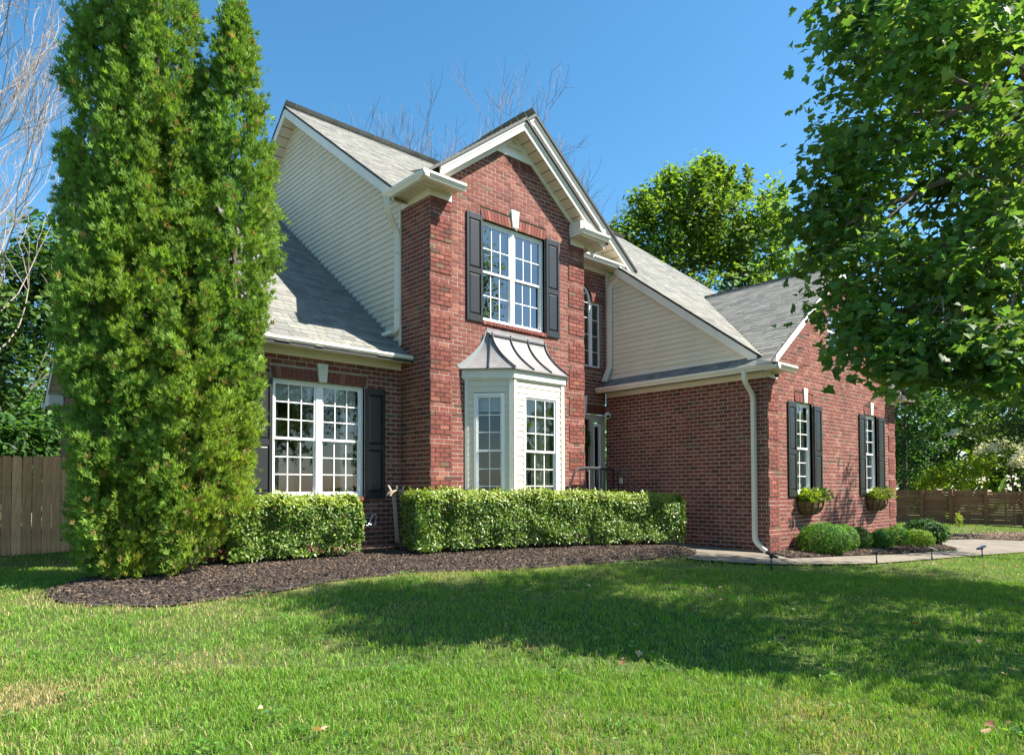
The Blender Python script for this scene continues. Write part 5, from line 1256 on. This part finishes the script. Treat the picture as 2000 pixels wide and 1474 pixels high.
leafy('shade_tree', 'large sunlit green tree rising behind the garage roof', 'tree', (25.5, 9.8), .35, bt, 95, 34, .36, (.22, .38), YG, shoots=[((R_.uniform(21.5, 29.5), R_.uniform(7, 12), R_.uniform(13.2, 16.6)), (R_.uniform(-.3, .5), R_.uniform(-.2, .2), 1), R_.uniform(1.2, 2.6)) for _ in range(46)], group='trees beyond the house', trunk_top=(25.3, 10, 11))
leafy('shade_tree', 'small green treetop showing between the front gable and the big tree', 'tree', (18.6, 14.6), .2, [((18.4, 14.6, 13.4), (1.2, 1.1, 1.3), .7), ((19.4, 14.0, 11.6), (1.6, 1.5, 1.6), .9)], 75, 34, .3, (.2, .34), YG, group='trees beyond the house')
leafy('shade_tree', 'pale green treetop right of the big tree behind the maple', 'tree', (36, 9), .3, [((36.2, 9, 13.2), (2.4, 2.3, 2.2), .8), ((36, 9, 9.5), (3.2, 3, 3), 1.2), ((38, 6, 8), (3, 3, 2.5), 1.0)], 55, 22, .4, (.22, .36), [(.10, .15, .03), (.085, .14, .03), (.12, .17, .04)], group='trees beyond the house')
DK = [(.045, .115, .032), (.06, .145, .036), (.08, .17, .04), (.038, .095, .03)]
leafy('dark_tree', 'dark dense tree behind the cedar fence', 'tree', (-3.2, 21), .3, [((-3.6, 21, 4.0), (3.2, 2.5, 2.8), 1.4), ((-4.4, 21.5, 7.6), (2.8, 2.5, 2.2), 1.2), ((-2.4, 21, 9.6), (1.6, 1.5, 1.8), .7), ((-6.5, 20, 3.5), (2.5, 2, 3), 1.0)], 140, 30, .32, (.22, .36), DK + YG[:1], group='trees beyond the house')
leafy('dark_tree', 'dark shrubby tree low behind the cedar fence near the brick corner', 'tree', (-3.3, 16), .15, [((-3.6, 15.6, 2.6), (1.6, 1.3, 1.9), 1.0), ((-4.9, 15, 2.2), (1.4, 1.2, 1.6), .8)], 120, 30, .25, (.16, .28), DK, group='trees beyond the house')
leafy('magnolia', 'bright green broad leaved tree above the cedar fence at the left edge', 'tree', (-6.0, 7.6), .07, [((-5.6, 7.6, 4.6), (.8, .7, .85), 1.1), ((-5.45, 7.7, 3.3), (.55, .5, .7), .7), ((-6.4, 7.5, 5.2), (.8, .7, .8), .6)], 46, 16, .17, (.12, .2), [(.09, .15, .025), (.12, .18, .035), (.07, .125, .02)], matn='gloss_leaf', bark='palebark')
# woods behind the slat fence
RG = 'shrubs and trees behind the slat fence'
leafy('dark_tree', 'dark green tree behind the slat fence nearest the garage corner', 'tree', (38, 4.6), .2, [((38, 4.4, 3.2), (2.0, 2.0, 2.6), 1.2), ((37.6, 3.4, 6.0), (1.8, 1.8, 2.0), .9), ((39, 6, 6.5), (2, 2, 3), 1.0)], 70, 24, .28, (.17, .28), DK + [(.05, .10, .03)], group=RG)
leafy('bright_shrub', 'bright yellow green shrub rising behind the slat fence', 'shrub', (36.6, 1.4), .06, [((36.4, 1.5, 1.7), (1.0, 1.2, .9), .9), ((36.6, .4, 2.4), (.8, 1.0, .8), .6), ((36.3, 2.6, 1.5), (.9, .8, .7), .6)], 60, 22, .22, (.14, .24), [(.24, .33, .03), (.30, .36, .04), (.18, .27, .03)], group=RG)
leafy('crape_myrtle', 'crape myrtle with white blossom clusters behind the slat fence', 'tree', (37.4, -.9), .07, [((37.2, -.8, 3.0), (1.1, 1.3, 1.2), .8), ((37.4, -1.8, 1.8), (1.0, 1.0, 1.2), .6), ((37.5, .6, 4.2), (1.0, 1.0, 1.0), .6)], 55, 20, .22, (.14, .24), [(.07, .125, .025), (.10, .16, .03)], group=RG,
      blossom=[((36.6, -.7, 3.3), (.45, .75, .4), 1.0), ((36.5, -1.4, 2.6), (.4, .5, .5), .9), ((36.6, .3, 3.0), (.3, .35, .35), .4), ((36.8, 1.6, 4.2), (.3, .3, .4), .3)])
leafy('bright_shrub', 'light green bush behind the slat fence at the right edge', 'shrub', (36.8, -2.8), .06, [((36.5, -2.7, 1.4), (1.0, 1.2, .9), .9), ((36.8, -4, 1.8), (1.2, 1.3, 1.2), .8)], 55, 22, .22, (.14, .24), [(.20, .30, .04), (.15, .25, .04)], group=RG)
leafy('dark_tree', 'tall dark woodland tree farther behind the slat fence', 'tree', (46, 0), .3, [((46, 1, 5), (3.5, 4, 4.5), 1.6), ((46, -6, 5), (3.5, 4, 4.5), 1.6), ((46, 7, 6), (3.5, 4, 5), 1.6)], 80, 26, .5, (.28, .45), [(.05, .10, .03), (.035, .08, .025), (.08, .13, .03)], group=RG)
leafy('small_tree', 'small dark canopied tree with leaning trunk at the driveway edge', 'tree', (21.5, -4.45), .11, [((21.7, -5.0, 3.6), (1.5, 1.3, .75), 1.0), ((20.6, -4.3, 3.1), (1.3, 1.0, .55), .8), ((20.2, -4.0, 4.6), (1.6, 1.4, .8), .9), ((22, -5.2, 5.2), (1.8, 1.6, 1.0), 1.0)], 60, 22, .2, (.11, .19), [(.02, .065, .022), (.03, .08, .026), (.035, .09, .03)], trunk_top=(21.6, -4.8, 3.6), bark='palebark')
# trees across the street, behind the camera: the windows mirror them
for i, (x, y, h) in enumerate(((14, -46, 13), (30, -42, 11), (44, -34, 14), (58, -22, 12), (2, -48, 10))):
    leafy('street_tree', ('rounded tree across the street seen only in window reflections', 'low tree across the street mirrored in the left window', 'tall tree across the street mirrored in the bay window', 'far tree along the street mirrored in the glass', 'small tree across the street opposite the arborvitae')[i], 'tree', (x, y), .3,
          [((x, y, h * .62), (4.0, 3.5, h * .34), 1.2), ((x + 3, y + 1, h * .45), (3, 3, h * .25), .8), ((x - 3, y - 1, h * .45), (3, 3, h * .28), .8)], 40, 16, .7, (.5, .85), DK + GM, group='trees across the street')

def treeline():
    n = 15000; a = NP.uniform(-1.25, 1.55, n); d = NP.uniform(62, 95, n) + 14 * np.sin(a * 7); hmax = 9 + 3.5 * np.sin(a * 23) + 2.5 * np.sin(a * 41 + 1)
    ang = CAMP['A'] - a * .8; x = CAM[0] + d * np.sin(CAMP['A'] + a); y = CAM[1] + d * np.cos(CAMP['A'] + a); z = gz(x, y) + hmax * (1 - NP.random(n) ** 1.6)
    V, F, C_ = scatter(OVAL[0], OVAL[1], np.column_stack([x, y, z]), frames(NP.normal(size=(n, 3))), NP.uniform(1.2, 2.2, n), pick(DK + YG[:2], n)); tag(npmesh('treeline', V, F, C_, M['leaf']), kind='stuff')
treeline()

def weeds():
    P_, Z_ = [], []
    for _ in range(150):
        d = 3.2 + 9 * NP.random() ** 1.3; lat = NP.uniform(-.78, .78) * d; x = CAM[0] + sA * d + cA * lat; y = CAM[1] + cA * d - sA * lat
        if inpoly(np.array([x]), np.array([y]), BED)[0] or inpoly(np.array([x]), np.array([y]), PATH)[0]: continue
        m = NP.integers(6, 26); q = np.column_stack([x + NP.normal(0, .05, m), y + NP.normal(0, .05, m)]); P_.append(np.column_stack([q, gz(q[:, 0], q[:, 1]) + NP.uniform(.015, .06, m)]))
    P_ = np.concatenate(P_); n = len(P_); Z = NP.normal(0, .45, (n, 3)); Z[:, 2] = 1
    V, F, C_ = scatter(OVAL[0], OVAL[1], P_, frames(Z), NP.uniform(.025, .05, n), pick([(.10, .24, .04), (.14, .28, .05), (.08, .19, .05)], n)); tag(npmesh('lawn_weeds', V, F, C_, M['leaf']), kind='stuff')
weeds()

# --- bare trees
def bare(label, base, H, r, depth, lean, group, kids=3, spread=.42, stems=1, bark='twig', upb=.16, span=.27):
    o = thing('bare_tree', label, 'tree', (base[0], base[1], float(gz(base[0], base[1]))), group); g0 = float(gz(*base)) - .1
    tr = MB(); brm = MB()
    for s in range(stems):
        b = np.array((base[0] + (s - (stems - 1) / 2) * .25, base[1], g0)); pts = [b]; d = np.array((lean[0] + (s - (stems - 1) / 2) * .12, lean[1], 1.)); n = 9
        for i in range(n): d = d + NP.normal(0, .05, 3); d[2] = 1; pts.append(pts[-1] + d / np.linalg.norm(d) * H / n)
        tr.tube(pts, r, 8, r2=r * .12)
        for i in range(2, n + 1):
            for k in range(4 if i > 3 else 1):
                t = pts[i] if i < n + 1 else pts[-1]; a = R_.uniform(0, 6.28); f = 1 - (i - 2) / (n + 1)
                branch_tubes(brm, t - (pts[i] - pts[i - 1]) * R_.random(), (math.cos(a) * .75, math.sin(a) * .75, .75), H * span * (.45 + .75 * f) * R_.uniform(.75, 1.2), r * .28 * (.4 + f * .6), depth, kids, spread, .22, upb, None, .008, 5)
    tr.build('trunk', M['palebark'] if bark == 'palebark' else M['bark'], o); brm.build('branches', M[bark], o)
BG = 'leafless trees around the house'
bare('bare pale tree with sunlit branches at the left edge behind the fence', (-4.15, 15.2), 17.5, .10, 3, (-.03, 0), BG, bark='palebark', upb=.3, spread=.32, span=.19)
bare('second bare pale trunk beside the left picture edge', (-5.25, 16.6), 18, .10, 3, (-.02, 0), BG, bark='palebark', upb=.3, spread=.32, span=.19)
bare('leafless tree with fine twigs behind the main ridge left of the front gable', (12.2, 17.6), 16.0, .19, 3, (0, 0), BG, upb=.3, spread=.34, span=.24)
bare('leafless tree with fine twigs directly behind the front gable peak', (15.0, 15.2), 15.7, .19, 3, (0, 0), BG, upb=.3, spread=.34, span=.24)
bare('leafless tree with spreading twigs behind the ridge nearer the front gable', (13.4, 16.4), 15.6, .18, 3, (0, 0), BG, upb=.3, spread=.34, span=.24)
bare('smaller leafless tree right of the front gable peak', (17.4, 12.9), 13.8, .16, 3, (.02, 0), BG, upb=.25, spread=.4, span=.22)

# ------------------------------------------------------------------ grass and fallen leaves
def grass():
    Vs, Fs, Cs = [], [], []; off = 0
    ca_, sa_ = cA, sA
    def zone(n, d0, d1, hw, Lb, wb, segs, keepp=None):
        nonlocal off
        d = np.sqrt(NP.uniform(d0 * d0, d1 * d1, n)); lim = np.minimum(d * .80 + hw, 60); lat = NP.uniform(-1, 1, n) * lim
        x = CAM[0] + sA * d + cA * lat; y = CAM[1] + cA * d - sA * lat
        jx = x + NP.normal(0, .045, n); jy = y + NP.normal(0, .045, n); k = ~inpoly(jx, jy, BED) & ~inpoly(jx, jy, PATH) & ~inpoly(jx, jy, BED2) & ~inpoly(x, y, BED3) & ~inpoly(x, y, HOUSE) & (x < 34.4)
        if keepp is not None: k &= keepp(x, y)
        x, y = x[k], y[k]; n = len(x)
        # tufts
        cl = .35 + .9 * vnoise(x, y, .11, 6); patch = vnoise(x, y, 1.3, 2) * .6 + vnoise(x, y, .45, 3) * .4
        dry = np.exp(-(((x + 6.3) / .5) ** 2 + ((y + 4.15) / .30) ** 2)) * 1.4
        edge = np.zeros(n)
        B = np.array(BED); 
        for i in range(len(B) - 8):
            a, b = B[i], B[i + 1]; L = b - a; t = np.clip(((x - a[0]) * L[0] + (y - a[1]) * L[1]) / (L @ L), 0, 1); dd = np.hypot(x - a[0] - t * L[0], y - a[1] - t * L[1]); edge = np.maximum(edge, np.exp(-(dd / .28) ** 2))
        dryp = np.clip(dry + edge * .75 + np.clip(patch - .60, 0, 1) * 1.6 + (.25 * sm(-5.5, -2.5, y) * (vnoise(x, y, .7, 12) > .55)), 0, 1)
        thin = NP.random(n) < (1 - .1 * np.clip(dry, 0, 1) - .45 * edge * (vnoise(x, y, .3, 9) > .4)); x, y, cl, dryp, patch = x[thin], y[thin], cl[thin], dryp[thin], patch[thin]; n = len(x)
        L = Lb * cl * NP.uniform(.55, 1.25, n) * (1 - .35 * dryp); w = wb * NP.uniform(.7, 1.3, n)
        th = NP.uniform(0, 2 * np.pi, n); bend = NP.uniform(.15, .9, n) * L; bd = NP.uniform(0, 2 * np.pi, n)
        P0 = np.column_stack([x, y, gz(x, y) - .022]); T = np.column_stack([np.cos(th), np.sin(th), np.zeros(n)]) * w[:, None] * .5; Bd = np.column_stack([np.cos(bd), np.sin(bd), np.zeros(n)]) * bend[:, None]
        isdry = NP.random(n) < dryp * .95 + .05
        C_ = pick([(.135, .285, .028), (.155, .31, .032), (.11, .25, .028), (.19, .325, .038), (.16, .27, .045)], n, .75, 1.25); C_[isdry] = pick([(.48, .38, .20), (.40, .33, .16), (.30, .31, .10)], int(isdry.sum()), .8, 1.15)
        if segs == 2:
            mid = P0 + Bd * .3 + np.column_stack([np.zeros((n, 2)), L * .62]); tip = P0 + Bd + np.column_stack([np.zeros((n, 2)), L * .92])
            V = np.stack([P0 - T, P0 + T, mid + T * .75, mid - T * .75, tip], 1).reshape(-1, 3)
            i = np.arange(n)[:, None] * 5 + off
            F = np.concatenate([i + [0, 1, 2], i + [0, 2, 3], i + [3, 2, 4]], 0); C3 = np.concatenate([C_, C_, C_ * 1.12]); off += 5 * n
        else:
            tip = P0 + Bd + np.column_stack([np.zeros((n, 2)), L * .92]); V = np.stack([P0 - T, P0 + T, tip], 1).reshape(-1, 3)
            i = np.arange(n)[:, None] * 3 + off; F = i + [0, 1, 2]; C3 = C_; off += 3 * n
        Vs.append(V); Fs.append(F); Cs.append(C3)
    zone(120000, 2.6, 5.2, .8, .058, .0052, 2)
    zone(170000, 5.2, 10.5, 1.0, .055, .0068, 2)
    zone(130000, 10.5, 19, 1.0, .055, .011, 1)
    zone(80000, 19, 45, 1.0, .09, .03, 1, lambda x, y: (x > 10))
    tag(npmesh('grass', np.concatenate(Vs), np.concatenate(Fs), np.concatenate(Cs), M['grass']), kind='stuff')
grass()

def dry_leaf(x, y, s, col, label, rot):
    Z = np.array([(math.sin(rot) * .5, .3 * math.cos(rot), 1.)]); P_ = np.array([(x, y, float(gz(x, y)) + .05)])
    tV = [(a[0], a[1], a[2] + .25 * abs(a[0])) for a in MAPLE_V]
    X = np.array([(math.cos(rot), math.sin(rot), .1)])
    V, F, C_ = scatter(tV, MAPLE_F, P_, frames(Z, X), np.array([s]), np.array([col])); return tag(npmesh('fallen_leaf', V, F, C_, M['dryleaf']), label, 'leaf', 'fallen leaves on the lawn')
dry_leaf(-5.05, -6.02, .10, (.52, .36, .22), 'largest pale tan leaf standing up in the front grass', .4)
dry_leaf(-5.17, -5.49, .055, (.55, .44, .26), 'small pale leaf in the front grass above the large tan leaf', 1.9)
dry_leaf(.11, -7.66, .09, (.42, .25, .14), 'pale brown leaf in the shaded lawn toward the right edge', 2.5)
dry_leaf(.55, -7.35, .085, (.36, .14, .07), 'reddish brown leaf in the shaded lawn, farthest right', .9)
dry_leaf(-.41, -6.25, .06, (.5, .38, .22), 'small tan leaf in the shaded lawn below the first spotlight', 3.0)
def litter():
    n = 150; x = NP.uniform(-3, 9, n); y = NP.uniform(-8.6, -3.2, n); k = ~inpoly(x, y, BED) & ~inpoly(x, y, PATH) & (x * .7 + y * .714 > -7.6); x, y = x[k], y[k]; n = len(x)
    V, F, C_ = scatter(MAPLE_V, MAPLE_F, np.column_stack([x, y, gz(x, y) + .045]), frames(np.column_stack([NP.normal(0, .4, (n, 2)), np.ones(n)])), NP.uniform(.03, .07, n), pick([(.32, .18, .09), (.4, .28, .15), (.24, .12, .06)], n)); tag(npmesh('leaf_litter', V, F, C_, M['dryleaf']), kind='stuff')
litter()
